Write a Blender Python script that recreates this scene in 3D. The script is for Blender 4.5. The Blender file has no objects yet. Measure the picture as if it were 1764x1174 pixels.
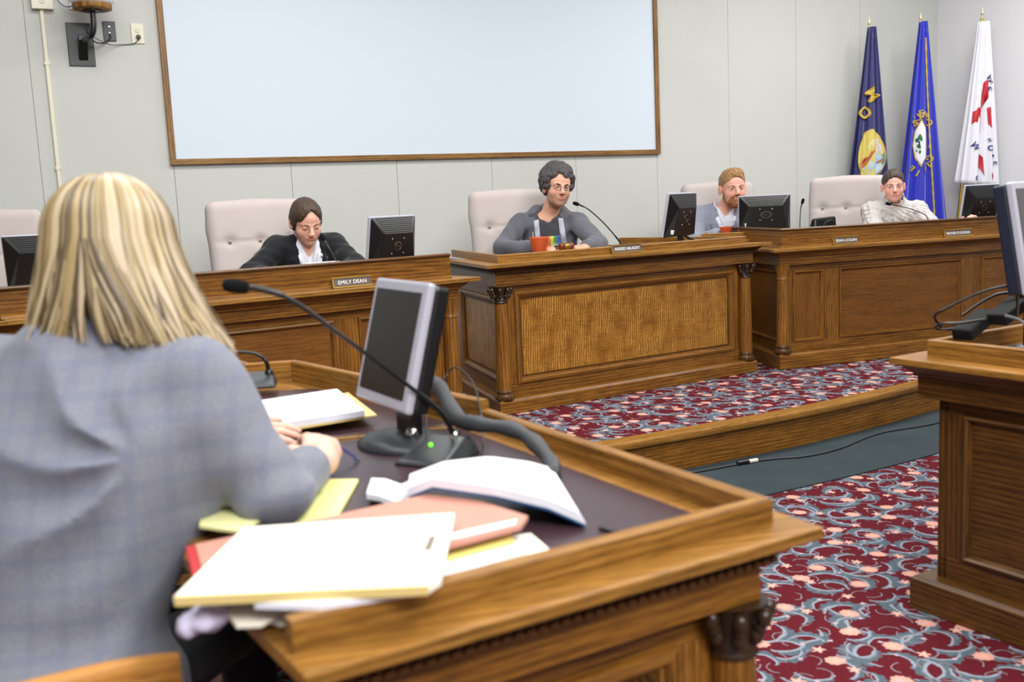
import bpy, bmesh, math, random
import numpy as np
from mathutils import Vector, Matrix, noise as mnoise
random.seed(7)
SC = bpy.context.scene
COL = SC.collection
R = math.radians
PI = math.pi
DZ = 0.1934            # dais height

# ------------------------------------------------------------------ camera, world, light, exposure
def make_camera():
    cam = bpy.data.cameras.new('camera'); o = bpy.data.objects.new('camera', cam); COL.objects.link(o)
    roll = 0.04604; pitch = math.atan(235.6*math.cos(roll)/1715.0)
    F = Vector((0, math.cos(pitch), -math.sin(pitch))); U0 = Vector((0, math.sin(pitch), math.cos(pitch))); R0 = Vector((1, 0, 0))
    Rr = math.cos(roll)*R0 - math.sin(roll)*U0; Uu = math.sin(roll)*R0 + math.cos(roll)*U0
    m = Matrix((Rr, Uu, -F)).transposed().to_4x4(); m.translation = (0, 0, 1.28)
    o.matrix_world = m
    cam.sensor_width = 36; cam.sensor_fit = 'HORIZONTAL'; cam.lens = 1715.0/1764*36
    cam.clip_start = 0.05; cam.clip_end = 60
    cam.dof.use_dof = True; cam.dof.focus_distance = 5.6; cam.dof.aperture_fstop = 3.6
    SC.camera = o
make_camera()
W = bpy.data.worlds.new('world'); SC.world = W; W.use_nodes = True
W.node_tree.nodes['Background'].inputs[0].default_value = (0.93, 0.96, 1.0, 1)
W.node_tree.nodes['Background'].inputs[1].default_value = 0.27
def area(name, loc, rot, sx, sy, power, col=(1, 0.985, 0.95)):
    l = bpy.data.lights.new(name, 'AREA'); l.shape = 'RECTANGLE'; l.size = sx; l.size_y = sy; l.energy = power; l.color = col
    o = bpy.data.objects.new(name, l); o.location = loc; o.rotation_euler = rot; COL.objects.link(o); return o
# rows of ceiling light panels
area('ceiling_lamp', (-1.4, 1.0, 3.7), (0, 0, R(30)), 1.2, 2.6, 90)
area('ceiling_lamp', (1.8, 2.4, 3.7), (0, 0, R(30)), 1.2, 2.6, 180)
area('ceiling_lamp', (-0.8, 4.4, 3.7), (0, 0, R(30)), 2.6, 1.0, 105)
area('ceiling_lamp', (3.2, 6.4, 3.7), (0, 0, R(30)), 2.6, 1.0, 150)
area('ceiling_lamp', (1.4, -1.6, 3.6), (R(28), R(8), 0), 3.0, 1.6, 290)
vs = SC.view_settings
vs.view_transform = 'Standard'; vs.look = 'None'; vs.gamma = 1.0; vs.use_curve_mapping = False
vs.exposure = -0.14

# ------------------------------------------------------------------ colour + material helpers
def lin(c):
    return tuple(((x/255)/12.92 if x/255 <= 0.04045 else ((x/255+0.055)/1.055)**2.4) for x in c)
def rgba(c): return lin(c) + (1,)
class NT:
    def __init__(s, name):
        s.m = bpy.data.materials.new(name); s.m.use_nodes = True; s.t = s.m.node_tree; s.n = s.t.nodes; s.l = s.t.links
        s.b = s.n['Principled BSDF']
    def new(s, typ, **kw):
        n = s.n.new(typ)
        for k, v in kw.items(): setattr(n, k, v)
        return n
    def put(s, sock, v):
        if isinstance(v, bpy.types.NodeSocket): s.l.new(v, sock)
        else: sock.default_value = v
    def math(s, op, a, b=None, c=None, clamp=False):
        n = s.new('ShaderNodeMath', operation=op, use_clamp=clamp); s.put(n.inputs[0], a)
        if b is not None: s.put(n.inputs[1], b)
        if c is not None: s.put(n.inputs[2], c)
        return n.outputs[0]
    def vmath(s, op, a, b=None):
        n = s.new('ShaderNodeVectorMath', operation=op); s.put(n.inputs[0], a)
        if b is not None: s.put(n.inputs[1], b)
        return n
    def mix(s, f, a, b, mode='MIX'):
        n = s.new('ShaderNodeMix', data_type='RGBA', blend_type=mode); s.put(n.inputs[0], f); s.put(n.inputs[6], a); s.put(n.inputs[7], b); return n.outputs[2]
    def ramp(s, f, stops):
        n = s.new('ShaderNodeValToRGB'); s.put(n.inputs[0], f); e = n.color_ramp.elements
        while len(e) < len(stops): e.new(0.5)
        for i, (p, c) in enumerate(stops): e[i].position = p; e[i].color = c
        return n.outputs[0]
    def noise(s, vec, scale, detail=3, rough=0.5, dist=0):
        n = s.new('ShaderNodeTexNoise'); s.put(n.inputs['Vector'], vec); n.inputs['Scale'].default_value = scale
        n.inputs['Detail'].default_value = detail; n.inputs['Roughness'].default_value = rough; n.inputs['Distortion'].default_value = dist; return n.outputs[0]
    def mapping(s, vec, scale=(1, 1, 1), loc=(0, 0, 0), rot=(0, 0, 0)):
        n = s.new('ShaderNodeMapping'); s.put(n.inputs[0], vec); s.put(n.inputs[1], loc); n.inputs[2].default_value = rot; n.inputs[3].default_value = scale; return n.outputs[0]
    def bump(s, h, strength=0.3, dist=0.002):
        n = s.new('ShaderNodeBump'); n.inputs['Strength'].default_value = strength; n.inputs['Distance'].default_value = dist
        s.put(n.inputs['Height'], h); s.l.new(n.outputs[0], s.b.inputs['Normal'])
    def base(s, c, rough=0.5, metal=0, spec=0.5):
        s.put(s.b.inputs['Base Color'], c); s.put(s.b.inputs['Roughness'], rough); s.b.inputs['Metallic'].default_value = metal
        s.b.inputs['Specular IOR Level'].default_value = spec
    def coord(s, k='Object'): return s.new('ShaderNodeTexCoord').outputs[k]
MATS = {}
def plain(name, c, rough=0.5, metal=0, spec=0.5, bump=None, emit=None, var=0.06):
    if name in MATS: return MATS[name]
    t = NT(name); co = t.coord()
    nz = t.noise(co, 9, 4)
    a = rgba(c); f = 1-var
    t.base(t.mix(nz, (a[0]*f, a[1]*f, a[2]*f, 1), a), rough, metal, spec)
    if bump: t.bump(t.noise(co, bump[0], 3), bump[1], 0.002)
    if emit: t.b.inputs['Emission Color'].default_value = rgba(c); t.b.inputs['Emission Strength'].default_value = emit
    MATS[name] = t.m; return t.m
def oak(name, dark, mid, light, rough=0.33, fig=0, cath=0.5):
    t = NT(name); uv = t.coord('UV')
    rnd = t.new('ShaderNodeObjectInfo').outputs['Random']
    cmb = t.new('ShaderNodeCombineXYZ'); t.put(cmb.inputs[0], t.math('MULTIPLY', rnd, 37.0)); t.put(cmb.inputs[1], t.math('MULTIPLY', rnd, 13.0))
    v = t.vmath('ADD', uv, cmb.outputs[0]).outputs[0]
    big = t.noise(t.mapping(v, (1.3, 9.0, 1)), 1.6, 3, 0.5, 0.6)
    w = t.new('ShaderNodeTexWave', wave_type='BANDS', bands_direction='Y'); t.put(w.inputs[0], t.mapping(v, (0.8, 12.0, 1)))
    w.inputs['Scale'].default_value = 1.5; w.inputs['Distortion'].default_value = 9.0; w.inputs['Detail'].default_value = 2.5; w.inputs['Detail Scale'].default_value = 0.55
    fine = t.noise(t.mapping(v, (7, 190, 1)), 1.0, 4, 0.65)
    pore = t.noise(t.mapping(v, (18, 600, 1)), 1.0, 2, 0.6)
    f = t.math('ADD', t.math('MULTIPLY', big, 0.5), t.math('MULTIPLY', w.outputs[1], 0.38*cath))
    f = t.math('ADD', f, t.math('MULTIPLY', t.math('SUBTRACT', fine, 0.5), 1.1))
    col = t.ramp(f, [(0.12, rgba(dark)), (0.42, rgba(mid)), (0.8, rgba(light))])
    if fig:
        # quarter-sawn ray figure: wavy flecks across the grain
        wv = t.new('ShaderNodeTexWave', wave_type='BANDS', bands_direction='X'); t.put(wv.inputs[0], t.mapping(v, (3.6, 1.6, 1), rot=(0, 0, 0.12)))
        wv.inputs['Scale'].default_value = 6.0; wv.inputs['Distortion'].default_value = 5.5; wv.inputs['Detail'].default_value = 2.5; wv.inputs['Detail Scale'].default_value = 1.3
        fl = t.math('POWER', wv.outputs[1], 3.0); br = t.noise(t.mapping(v, (14, 7, 1)), 1.0, 2)
        fl = t.math('MULTIPLY', fl, t.math('MULTIPLY', t.math('SUBTRACT', br, 0.36, clamp=True), 3.2*fig, clamp=True), clamp=True)
        col = t.mix(fl, col, rgba((206, 152, 72)))
    pr = t.math('MULTIPLY', t.math('SUBTRACT', 0.47, pore, clamp=True), 4.5, clamp=True)
    col = t.mix(pr, col, rgba(tuple(int(x*0.5) for x in dark)))
    t.base(col, t.math('ADD', rough, t.math('MULTIPLY', fine, 0.12)), 0, 0.32)
    t.bump(fine, 0.12, 0.001)
    MATS[name] = t.m; return t.m
OAK = oak('oak', (80, 49, 15), (134, 87, 30), (172, 121, 52))
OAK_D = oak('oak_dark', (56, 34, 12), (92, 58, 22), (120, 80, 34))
OAK_P = oak('oak_panel', (100, 62, 22), (130, 83, 32), (150, 100, 42), cath=0.25)
OAK_F = oak('oak_figured', (118, 74, 20), (152, 99, 31), (170, 116, 42), fig=1.5, cath=0.1)
OAK_T = oak('oak_top', (98, 64, 20), (146, 101, 42), (176, 132, 66))
BRONZE = plain('carved_walnut', (52, 36, 22), 0.28)

# ------------------------------------------------------------------ mesh helpers
class MB:
    def __init__(s): s.v = []; s.f = []; s.uv = []; s.mi = []; s.sm = []
    def add(s, verts, faces, uvs=None, mi=0, smooth=False):
        k = len(s.v); s.v += [tuple(p) for p in verts]
        for i, f in enumerate(faces):
            s.f.append(tuple(a+k for a in f)); s.mi.append(mi); s.sm.append(smooth)
            s.uv.append(uvs[i] if uvs else None)
    def quadgrid(s, g, uvf=None, mi=0, smooth=True, closeu=False, closev=False):
        n = len(g); m = len(g[0]); vs_ = [p for r in g for p in r]; fs = []; uv = []
        for i in range(n if closeu else n-1):
            for j in range(m if closev else m-1):
                i2 = (i+1) % n; j2 = (j+1) % m
                fs.append((i*m+j, i2*m+j, i2*m+j2, i*m+j2))
                if uvf: uv.append([uvf(i, j), uvf(i+1, j), uvf(i+1, j+1), uvf(i, j+1)])
        s.add(vs_, fs, uv if uvf else None, mi, smooth)
    def obox(s, O, X, Y, Z, x0, x1, y0, y1, z0, z1, mi=0):
        O, X, Y, Z = Vector(O), Vector(X), Vector(Y), Vector(Z)
        P = [O+X*x+Y*y+Z*z for x in (x0, x1) for y in (y0, y1) for z in (z0, z1)]
        dims = (x1-x0, y1-y0, z1-z0); g = max(range(3), key=lambda i: abs(dims[i]))
        L = [(x, y, z) for x in (x0, x1) for y in (y0, y1) for z in (z0, z1)]
        fs = [(0, 1, 3, 2), (4, 6, 7, 5), (0, 4, 5, 1), (2, 3, 7, 6), (0, 2, 6, 4), (1, 5, 7, 3)]; nax = [0, 0, 1, 1, 2, 2]; uv = []
        for f, n in zip(fs, nax):
            ax = [a for a in range(3) if a != n]
            if g in ax: u = g; w = [a for a in ax if a != g][0]
            else: u, w = ax
            uv.append([(L[i][u], L[i][w]+0.31*n) for i in f])
        s.add(P, fs, uv, mi)
    def box(s, c, d, rz=0, mi=0):
        X = (math.cos(rz), math.sin(rz), 0); Y = (-math.sin(rz), math.cos(rz), 0)
        s.obox(c, X, Y, (0, 0, 1), -d[0]/2, d[0]/2, -d[1]/2, d[1]/2, -d[2]/2, d[2]/2, mi)
    def poly(s, pts, z0, z1, mi=0):
        n = len(pts); V = [(p[0], p[1], z0) for p in pts]+[(p[0], p[1], z1) for p in pts]
        d = Vector((pts[1][0]-pts[0][0], pts[1][1]-pts[0][1])).normalized()
        if n > 3:
            e = max(range(n), key=lambda i: (Vector(pts[(i+1) % n][:2])-Vector(pts[i][:2])).length); d = (Vector(pts[(e+1) % n][:2])-Vector(pts[e][:2])).normalized()
        U = lambda p: (p[0]*d.x+p[1]*d.y, -p[0]*d.y+p[1]*d.x)
        fs = [tuple(range(n))[::-1], tuple(range(n, 2*n))]; uv = [[U(pts[i]) for i in range(n)][::-1], [U(p) for p in pts]]
        L = 0
        for i in range(n):
            j = (i+1) % n; l = math.dist(pts[i][:2], pts[j][:2]); fs.append((i, j, n+j, n+i)); uv.append([(L, z0), (L+l, z0), (L+l, z1), (L, z1)]); L += l
        s.add(V, fs, uv, mi)
    def tube(s, pts, r, seg=8, mi=0, caps=True, smooth=True):
        pts = [Vector(p) for p in pts]; rr = r if isinstance(r, (list, tuple)) else [r]*len(pts)
        t0 = (pts[1]-pts[0]).normalized(); a = Vector((0, 0, 1)) if abs(t0.z) < 0.9 else Vector((1, 0, 0)); nrm = t0.cross(a).normalized(); g = []
        for i, p in enumerate(pts):
            t = (pts[min(i+1, len(pts)-1)]-pts[max(i-1, 0)]).normalized(); nrm = (nrm-t*nrm.dot(t)).normalized(); b = t.cross(nrm)
            g.append([p+(nrm*math.cos(q)+b*math.sin(q))*rr[i] for q in [2*PI*k/seg for k in range(seg)]])
        s.quadgrid(g, lambda i, j: (i*0.05, j*0.01), mi, smooth, False, True)
        if caps:
            s.add(g[0], [tuple(range(seg))], None, mi); s.add(g[-1], [tuple(range(seg))[::-1]], None, mi)
    def lathe(s, prof, seg=24, c=(0, 0, 0), mi=0, smooth=True):
        g = [[(c[0]+r*math.cos(2*PI*k/seg), c[1]+r*math.sin(2*PI*k/seg), c[2]+z) for k in range(seg)] for r, z in prof]
        s.quadgrid(g, lambda i, j: (prof[min(i, len(prof)-1)][1], j*2*PI*0.04/seg), mi, smooth, False, True)
        s.add(g[0], [tuple(range(seg))[::-1]], None, mi); s.add(g[-1], [tuple(range(seg))], None, mi)
    def sphere(s, c, r, seg=16, rings=10, mi=0):
        rx, ry, rz = r if isinstance(r, (tuple, list)) else (r, r, r)
        g = [[(c[0]+rx*math.sin(PI*i/rings)*math.cos(2*PI*k/seg), c[1]+ry*math.sin(PI*i/rings)*math.sin(2*PI*k/seg), c[2]+rz*math.cos(PI*i/rings)) for k in range(seg)] for i in range(rings+1)]
        s.quadgrid(g, None, mi, True, False, True)
    def xform(s, M):
        s.v = [tuple(M @ Vector(p)) for p in s.v]; return s
    def build(s, name, mats, parent=None, bev=0, col=None, fixn=True):
        me = bpy.data.meshes.new(name); me.from_pydata(s.v, [], s.f)
        if not isinstance(mats, (list, tuple)): mats = [mats]
        for m in mats: me.materials.append(m)
        me.polygons.foreach_set('material_index', s.mi); me.polygons.foreach_set('use_smooth', s.sm)
        if any(u is not None for u in s.uv):
            lay = me.uv_layers.new(name='UVMap'); fl = []
            for f, u in zip(s.f, s.uv):
                for k in range(len(f)): fl += (u[k] if u else (0.0, 0.0))
            lay.data.foreach_set('uv', fl)
        if fixn:
            bm = bmesh.new(); bm.from_mesh(me); bmesh.ops.recalc_face_normals(bm, faces=bm.faces); bm.to_mesh(me); bm.free()
        me.update()
        o = bpy.data.objects.new(name, me); COL.objects.link(o)
        if parent: o.parent = parent
        if bev:
            md = o.modifiers.new('bevel', 'BEVEL'); md.width = bev; md.segments = 2; md.limit_method = 'ANGLE'; md.angle_limit = R(40)
        return o
def bez(pts, n=12):
    # Catmull-Rom through points
    P = [Vector(p) for p in pts]; P = [P[0]*2-P[1]]+P+[P[-1]*2-P[-2]]; out = []
    for i in range(1, len(P)-2):
        for k in range(n):
            t = k/n; a, b, c, d = P[i-1], P[i], P[i+1], P[i+2]
            out.append(0.5*((2*b)+(c-a)*t+(2*a-5*b+4*c-d)*t*t+(-a+3*b-3*c+d)*t**3))
    out.append(P[-2]); return out
def thing(name, label, cat, loc=(0, 0, 0), rz=0, group=None):
    o = bpy.data.objects.new(name, None); o.empty_display_size = 0.1; o.location = loc; o.rotation_euler = (0, 0, rz); COL.objects.link(o)
    o['label'] = label; o['category'] = cat
    if group: o['group'] = group
    return o
def tag(o, label, cat, group=None):
    o['label'] = label; o['category'] = cat
    if group: o['group'] = group
    return o
def struct(o): o['kind'] = 'structure'; return o
def text_mb(txt, size, thick=0.001, extrude=None, spacing=1.0, shear=0.0, bold=0.0):
    c = bpy.data.curves.new('t', 'FONT'); c.body = txt; c.size = size; c.align_x = 'CENTER'; c.align_y = 'CENTER'; c.extrude = thick; c.space_character = spacing; c.shear = shear; c.resolution_u = 3; c.offset = bold
    o = bpy.data.objects.new('t', c); COL.objects.link(o)
    dg = bpy.context.evaluated_depsgraph_get(); me = bpy.data.meshes.new_from_object(o.evaluated_get(dg))
    mb = MB(); mb.add([v.co[:] for v in me.vertices], [tuple(p.vertices) for p in me.polygons])
    bpy.data.objects.remove(o); bpy.data.curves.remove(c); bpy.data.meshes.remove(me); return mb
def frameM(O, X, Y):
    X = Vector(X).normalized(); Y = Vector(Y); Z = X.cross(Y).normalized(); Y = Z.cross(X)
    m = Matrix((X, Y, Z)).transposed().to_4x4(); m.translation = O; return m

# ------------------------------------------------------------------ room
wall_ang = 0.4643; wd = Vector((math.cos(wall_ang), math.sin(wall_ang), 0)); wn = Vector((wd.y, -wd.x, 0))   # wn points into the room
wp = Vector((-0.346*6.2, 6.2, 0)); WL = 6.83; CE = 3.9
def wallm(name, c, stain):
    t = NT(name); co = t.coord()
    big = t.noise(co, 1.3, 4, 0.6); weave = t.noise(t.mapping(co, (260, 260, 12)), 1, 2); weave2 = t.noise(t.mapping(co, (10, 10, 300)), 1, 2)
    a = rgba(c); b = rgba(stain)
    f = t.math('ADD', t.math('MULTIPLY', t.math('SUBTRACT', big, 0.45), 1.2), t.math('MULTIPLY', t.math('SUBTRACT', weave2, 0.5), 0.7), clamp=True)
    t.base(t.mix(f, a, b), 0.85, 0, 0.25); t.bump(t.math('ADD', weave, weave2), 0.25, 0.001); return t.m
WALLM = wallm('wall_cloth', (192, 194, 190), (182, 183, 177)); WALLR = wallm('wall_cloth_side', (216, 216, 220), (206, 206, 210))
def wp3(s, o, z): v = wp+wd*s+wn*o; return Vector((v.x, v.y, z))
mb = MB(); mb.obox(wp, wd, wn, (0, 0, 1), -3.2, WL+0.1, -0.16, -0.012, 0, CE); wall_back = struct(mb.build('wall_back', WALLM))
seams = [-3.2, -2.7, -2.02, -1.32, -0.627, 0.12, 0.85, 1.58, 2.30, 3.00, 3.735, 4.45, 5.16, 5.88, WL]
for a, b in zip(seams[:-1], seams[1:]):
    mb = MB(); mb.obox(wp, wd, wn, (0, 0, 1), a+0.0012, b-0.0012, -0.012, 0, 0, CE); mb.build('wall_panel', WALLM, wall_back, 0.001)
cor = wp+wd*WL; rn = Vector((-wd.x, -wd.y, 0)); rdir = wn
mb = MB(); mb.obox(cor, rdir, rn, (0, 0, 1), -0.1, 7.5, -0.16, 0, 0, CE); struct(mb.build('wall_right', WALLR))
# floor, dais
def carpet():
    t = NT('floral_carpet'); co = t.coord()
    wob = t.new('ShaderNodeTexNoise'); t.put(wob.inputs['Vector'], co); wob.inputs['Scale'].default_value = 26; wob.inputs['Detail'].default_value = 2
    wv = t.vmath('SCALE', t.vmath('SUBTRACT', wob.outputs['Color'], (0.5, 0.5, 0.5)).outputs[0]); wv.inputs[3].default_value = 0.016
    P = t.vmath('ADD', co, wv.outputs[0]).outputs[0]
    def cells(scale, off, rand=0.55, rot=0.0):
        v = t.new('ShaderNodeTexVoronoi', voronoi_dimensions='2D'); m = t.mapping(P, (scale, scale, 1), off, (0, 0, rot)); t.put(v.inputs['Vector'], m)
        v.inputs['Scale'].default_value = 1; v.inputs['Randomness'].default_value = rand
        loc = t.vmath('SUBTRACT', m, v.outputs['Position']).outputs[0]
        sp = t.new('ShaderNodeSeparateXYZ'); t.put(sp.inputs[0], loc); sc = t.new('ShaderNodeSeparateColor'); t.put(sc.inputs[0], v.outputs['Color'])
        return sp.outputs[0], sp.outputs[1], sc.outputs[0], sc.outputs[1]
    def rot2(x, y, a):
        c = t.math('COSINE', a); s_ = t.math('SINE', a)
        return (t.math('ADD', t.math('MULTIPLY', x, c), t.math('MULTIPLY', y, s_)), t.math('SUBTRACT', t.math('MULTIPLY', y, c), t.math('MULTIPLY', x, s_)))
    def length(x, y): return t.math('SQRT', t.math('ADD', t.math('MULTIPLY', x, x), t.math('MULTIPLY', y, y)))
    def step(v, e=0.02): return t.math('DIVIDE', v, e, clamp=True)
    red = t.mix(t.noise(co, 90, 2), rgba((66, 14, 22)), rgba((98, 26, 36)))
    col = red
    for scale, off, rt in ((5.6, (0.3, 0.1, 0), 0.2), (6.2, (3.37, 7.71, 0), 0.9), (7.4, (11.3, 2.2, 0), 1.7)):
        x, y, r1, r2 = cells(scale, off, 0.7, rt); x, y = rot2(x, y, t.math('MULTIPLY', r1, 6.283))
        d1 = length(x, y); d2 = length(t.math('SUBTRACT', x, 0.10), t.math('SUBTRACT', y, 0.20))
        ang = t.math('ARCTAN2', y, x)
        scal = t.math('MULTIPLY', t.math('ABSOLUTE', t.math('SINE', t.math('MULTIPLY', ang, 6.5))), 0.05)
        outer = t.math('SUBTRACT', t.math('ADD', 0.36, scal), d1); inner = t.math('SUBTRACT', d2, 0.37)
        m = t.math('MULTIPLY', step(outer), step(inner))
        edge = t.math('DIVIDE', t.math('MINIMUM', outer, t.math('MULTIPLY', inner, 1.6)), 0.10, clamp=True)
        side = t.math('DIVIDE', t.math('SUBTRACT', 0.085, inner), 0.06, clamp=True)
        grey = t.mix(t.noise(co, 70, 2), rgba((56, 70, 78)), rgba((92, 106, 114)))
        leaf = t.mix(side, grey, rgba((164, 167, 180)))
        leaf = t.mix(t.math('MULTIPLY', t.math('SUBTRACT', 1.0, edge), 0.75), leaf, rgba((78, 84, 98)))
        col = t.mix(m, col, leaf)
    # stems
    x, y, r1, r2 = cells(12.0, (1.7, 5.2, 0), 0.9); x, y = rot2(x, y, t.math('MULTIPLY', r1, 6.283))
    dd = t.math('ABSOLUTE', t.math('SUBTRACT', length(x, t.math('SUBTRACT', y, 0.2)), 0.36))
    col = t.mix(t.math('MULTIPLY', step(t.math('SUBTRACT', 0.035, dd)), step(t.math('SUBTRACT', 0.1, y))), col, rgba((120, 112, 118)))
    for scale, off, rt, rad, pet, n, c1, c2 in ((5.4, (5.1, 0.9, 0), 0.5, 0.165, 0.010, 9.0, (188, 138, 126), (202, 158, 142)), (5.6, (0.6, 3.3, 0), 1.1, 0.100, 0.034, 5.0, (192, 148, 138), (206, 168, 154)), (7.5, (9.6, 1.3, 0), 0.1, 0.07, 0.02, 4.0, (140, 142, 158), (168, 166, 176))):
        x, y, r1, r2 = cells(scale, off, 0.5, rt)
        d = length(x, t.math('MULTIPLY', y, 1.12)); ang = t.math('ADD', t.math('ARCTAN2', y, x), t.math('MULTIPLY', r1, 6.28))
        rr = t.math('ADD', rad, t.math('MULTIPLY', t.math('COSINE', t.math('MULTIPLY', ang, n)), pet))
        m = step(t.math('SUBTRACT', rr, d), 0.025)
        fc = t.mix(t.math('DIVIDE', d, rad, clamp=True), rgba(c2), rgba(c1))
        fc = t.mix(t.math('MULTIPLY', step(t.math('SUBTRACT', 0.045, t.math('ABSOLUTE', t.math('SUBTRACT', d, rad*0.42))), 0.05), 0.35), fc, rgba((214, 130, 112)))
        col = t.mix(m, col, fc)
    t.base(col, 0.95, 0, 0.1); t.bump(t.noise(co, 420, 2), 0.6, 0.003); return t.m
CARPET = carpet()
def charcoal():
    t = NT('charcoal_carpet'); co = t.coord(); n1 = t.noise(co, 300, 2); n2 = t.noise(co, 5, 4)
    t.base(t.mix(t.math('ADD', t.math('MULTIPLY', n1, 0.6), t.math('MULTIPLY', n2, 0.5)), rgba((26, 34, 38)), rgba((66, 76, 80))), 0.95, 0, 0.1); t.bump(n1, 0.5, 0.003); return t.m
CHAR = charcoal()
mb = MB(); mb.poly([(-7, -4), (8, -4), (8, 12), (-7, 12)], -0.1, 0); struct(mb.build('floor', CARPET))
riser = [p[:2] for p in bez([(-3.6, 1.7, 0), (-2.5, 2.55, 0), (-1.5, 3.3, 0), (-0.7, 3.82, 0), (0.0, 4.19, 0), (0.76, 4.555, 0), (1.52, 4.965, 0), (2.285, 5.48, 0), (3.0, 6.08, 0), (3.7, 6.8, 0), (4.3, 7.6, 0)], 6)]
def off_chain(P, o):
    # positive = right-hand side of the travel direction (outward)
    P = [Vector(p[:2]) for p in P]; out = []
    for i, p in enumerate(P):
        ns = []
        if i > 0: d = (P[i]-P[i-1]).normalized(); ns.append(Vector((d.y, -d.x)))
        if i < len(P)-1: d = (P[i+1]-P[i]).normalized(); ns.append(Vector((d.y, -d.x)))
        if len(ns) == 2:
            m = (ns[0]+ns[1]).normalized(); out.append(p+m*(o/max(0.3, m.dot(ns[0]))))
        else: out.append(p+ns[0]*o)
    return out
def sweep(mb, P, prof, mi=0, smooth=False, jog=0.37):
    # prof: closed loop of (outward, z)
    rings = [off_chain(P, o) for o, z in prof]; n = len(P); m = len(prof)
    g = [[(rings[j][i].x, rings[j][i].y, prof[j][1]) for j in range(m)] for i in range(n)]
    U = [0]; V = [0]
    for i in range(1, n): U.append(U[-1]+math.dist(P[i][:2], P[i-1][:2]))
    for j in range(1, m+1): V.append(V[-1]+math.dist(prof[j % m], prof[j-1]))
    # split verts per segment so corners stay crisp
    for i in range(n-1):
        mb.quadgrid([g[i], g[i+1]], lambda a, b, i=i: (U[i+a], V[b]+i*jog), mi, smooth, False, True)
    mb.add(g[0], [tuple(range(m))], [[(prof[k][0], prof[k][1]) for k in range(m)]], mi); mb.add(g[-1], [tuple(range(m))[::-1]], [[(prof[k][0], prof[k][1]) for k in range(m)][::-1]], mi)
dais_poly = [tuple(p) for p in off_chain(riser, -0.045)] + [(8, 7.6), (8, 12), (-7, 12), (-7, 1.7)]
mb = MB(); mb.poly(dais_poly, 0.0, DZ-0.002); struct(mb.build('floor_dais', CARPET))
mb = MB(); sweep(mb, riser, [(0.0, 0.0), (0.0, DZ-0.042), (-0.03, DZ-0.042), (-0.03, 0.0)], jog=0); struct(mb.build('trim_1', OAK, None, 0.001))
mb = MB(); sweep(mb, riser, [(0.022, DZ-0.04), (0.026, DZ-0.03), (0.026, DZ-0.012), (0.016, DZ+0.002), (-0.045, DZ+0.002), (-0.045, DZ-0.04)], jog=0); struct(mb.build('trim_2', OAK_T))
mb = MB(); st = off_chain(riser, 0.53); mb.poly([tuple(p) for p in off_chain(riser, 0.002)]+[tuple(p) for p in st][::-1], 0.0, 0.006); struct(mb.build('floor_strip', CHAR))

# ------------------------------------------------------------------ desks
def edge_frame(P, i, o=0):
    a = Vector(P[i][:2]); b = Vector(P[i+1][:2]); d = (b-a).normalized(); n = Vector((d.y, -d.x))
    a = a+n*o; return Vector((a.x, a.y, 0)), Vector((d.x, d.y, 0)), Vector((n.x, n.y, 0)), (b-a).length if o == 0 else (Vector(P[i+1][:2])-Vector(P[i][:2])).length
def panel_frame(mb, O, X, N, rect, prof):
    u0, u1, z0, z1 = rect; Z = Vector((0, 0, 1)); loops = []
    for w, h in prof:
        loops.append([O+X*(u0+w)+Z*(z0+w)+N*h, O+X*(u1-w)+Z*(z0+w)+N*h, O+X*(u1-w)+Z*(z1-w)+N*h, O+X*(u0+w)+Z*(z1-w)+N*h])
    k = len(prof)
    for s in range(4):
        a = s; b = (s+1) % 4; L = (loops[0][a]-loops[0][b]).length
        for j in range(k-1):
            mb.add([loops[j][a], loops[j][b], loops[j+1][b], loops[j+1][a]], [(0, 1, 2, 3)], [[(0, j*.01), (L, j*.01), (L, j*.01+.01), (0, j*.01+.01)]])
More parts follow.
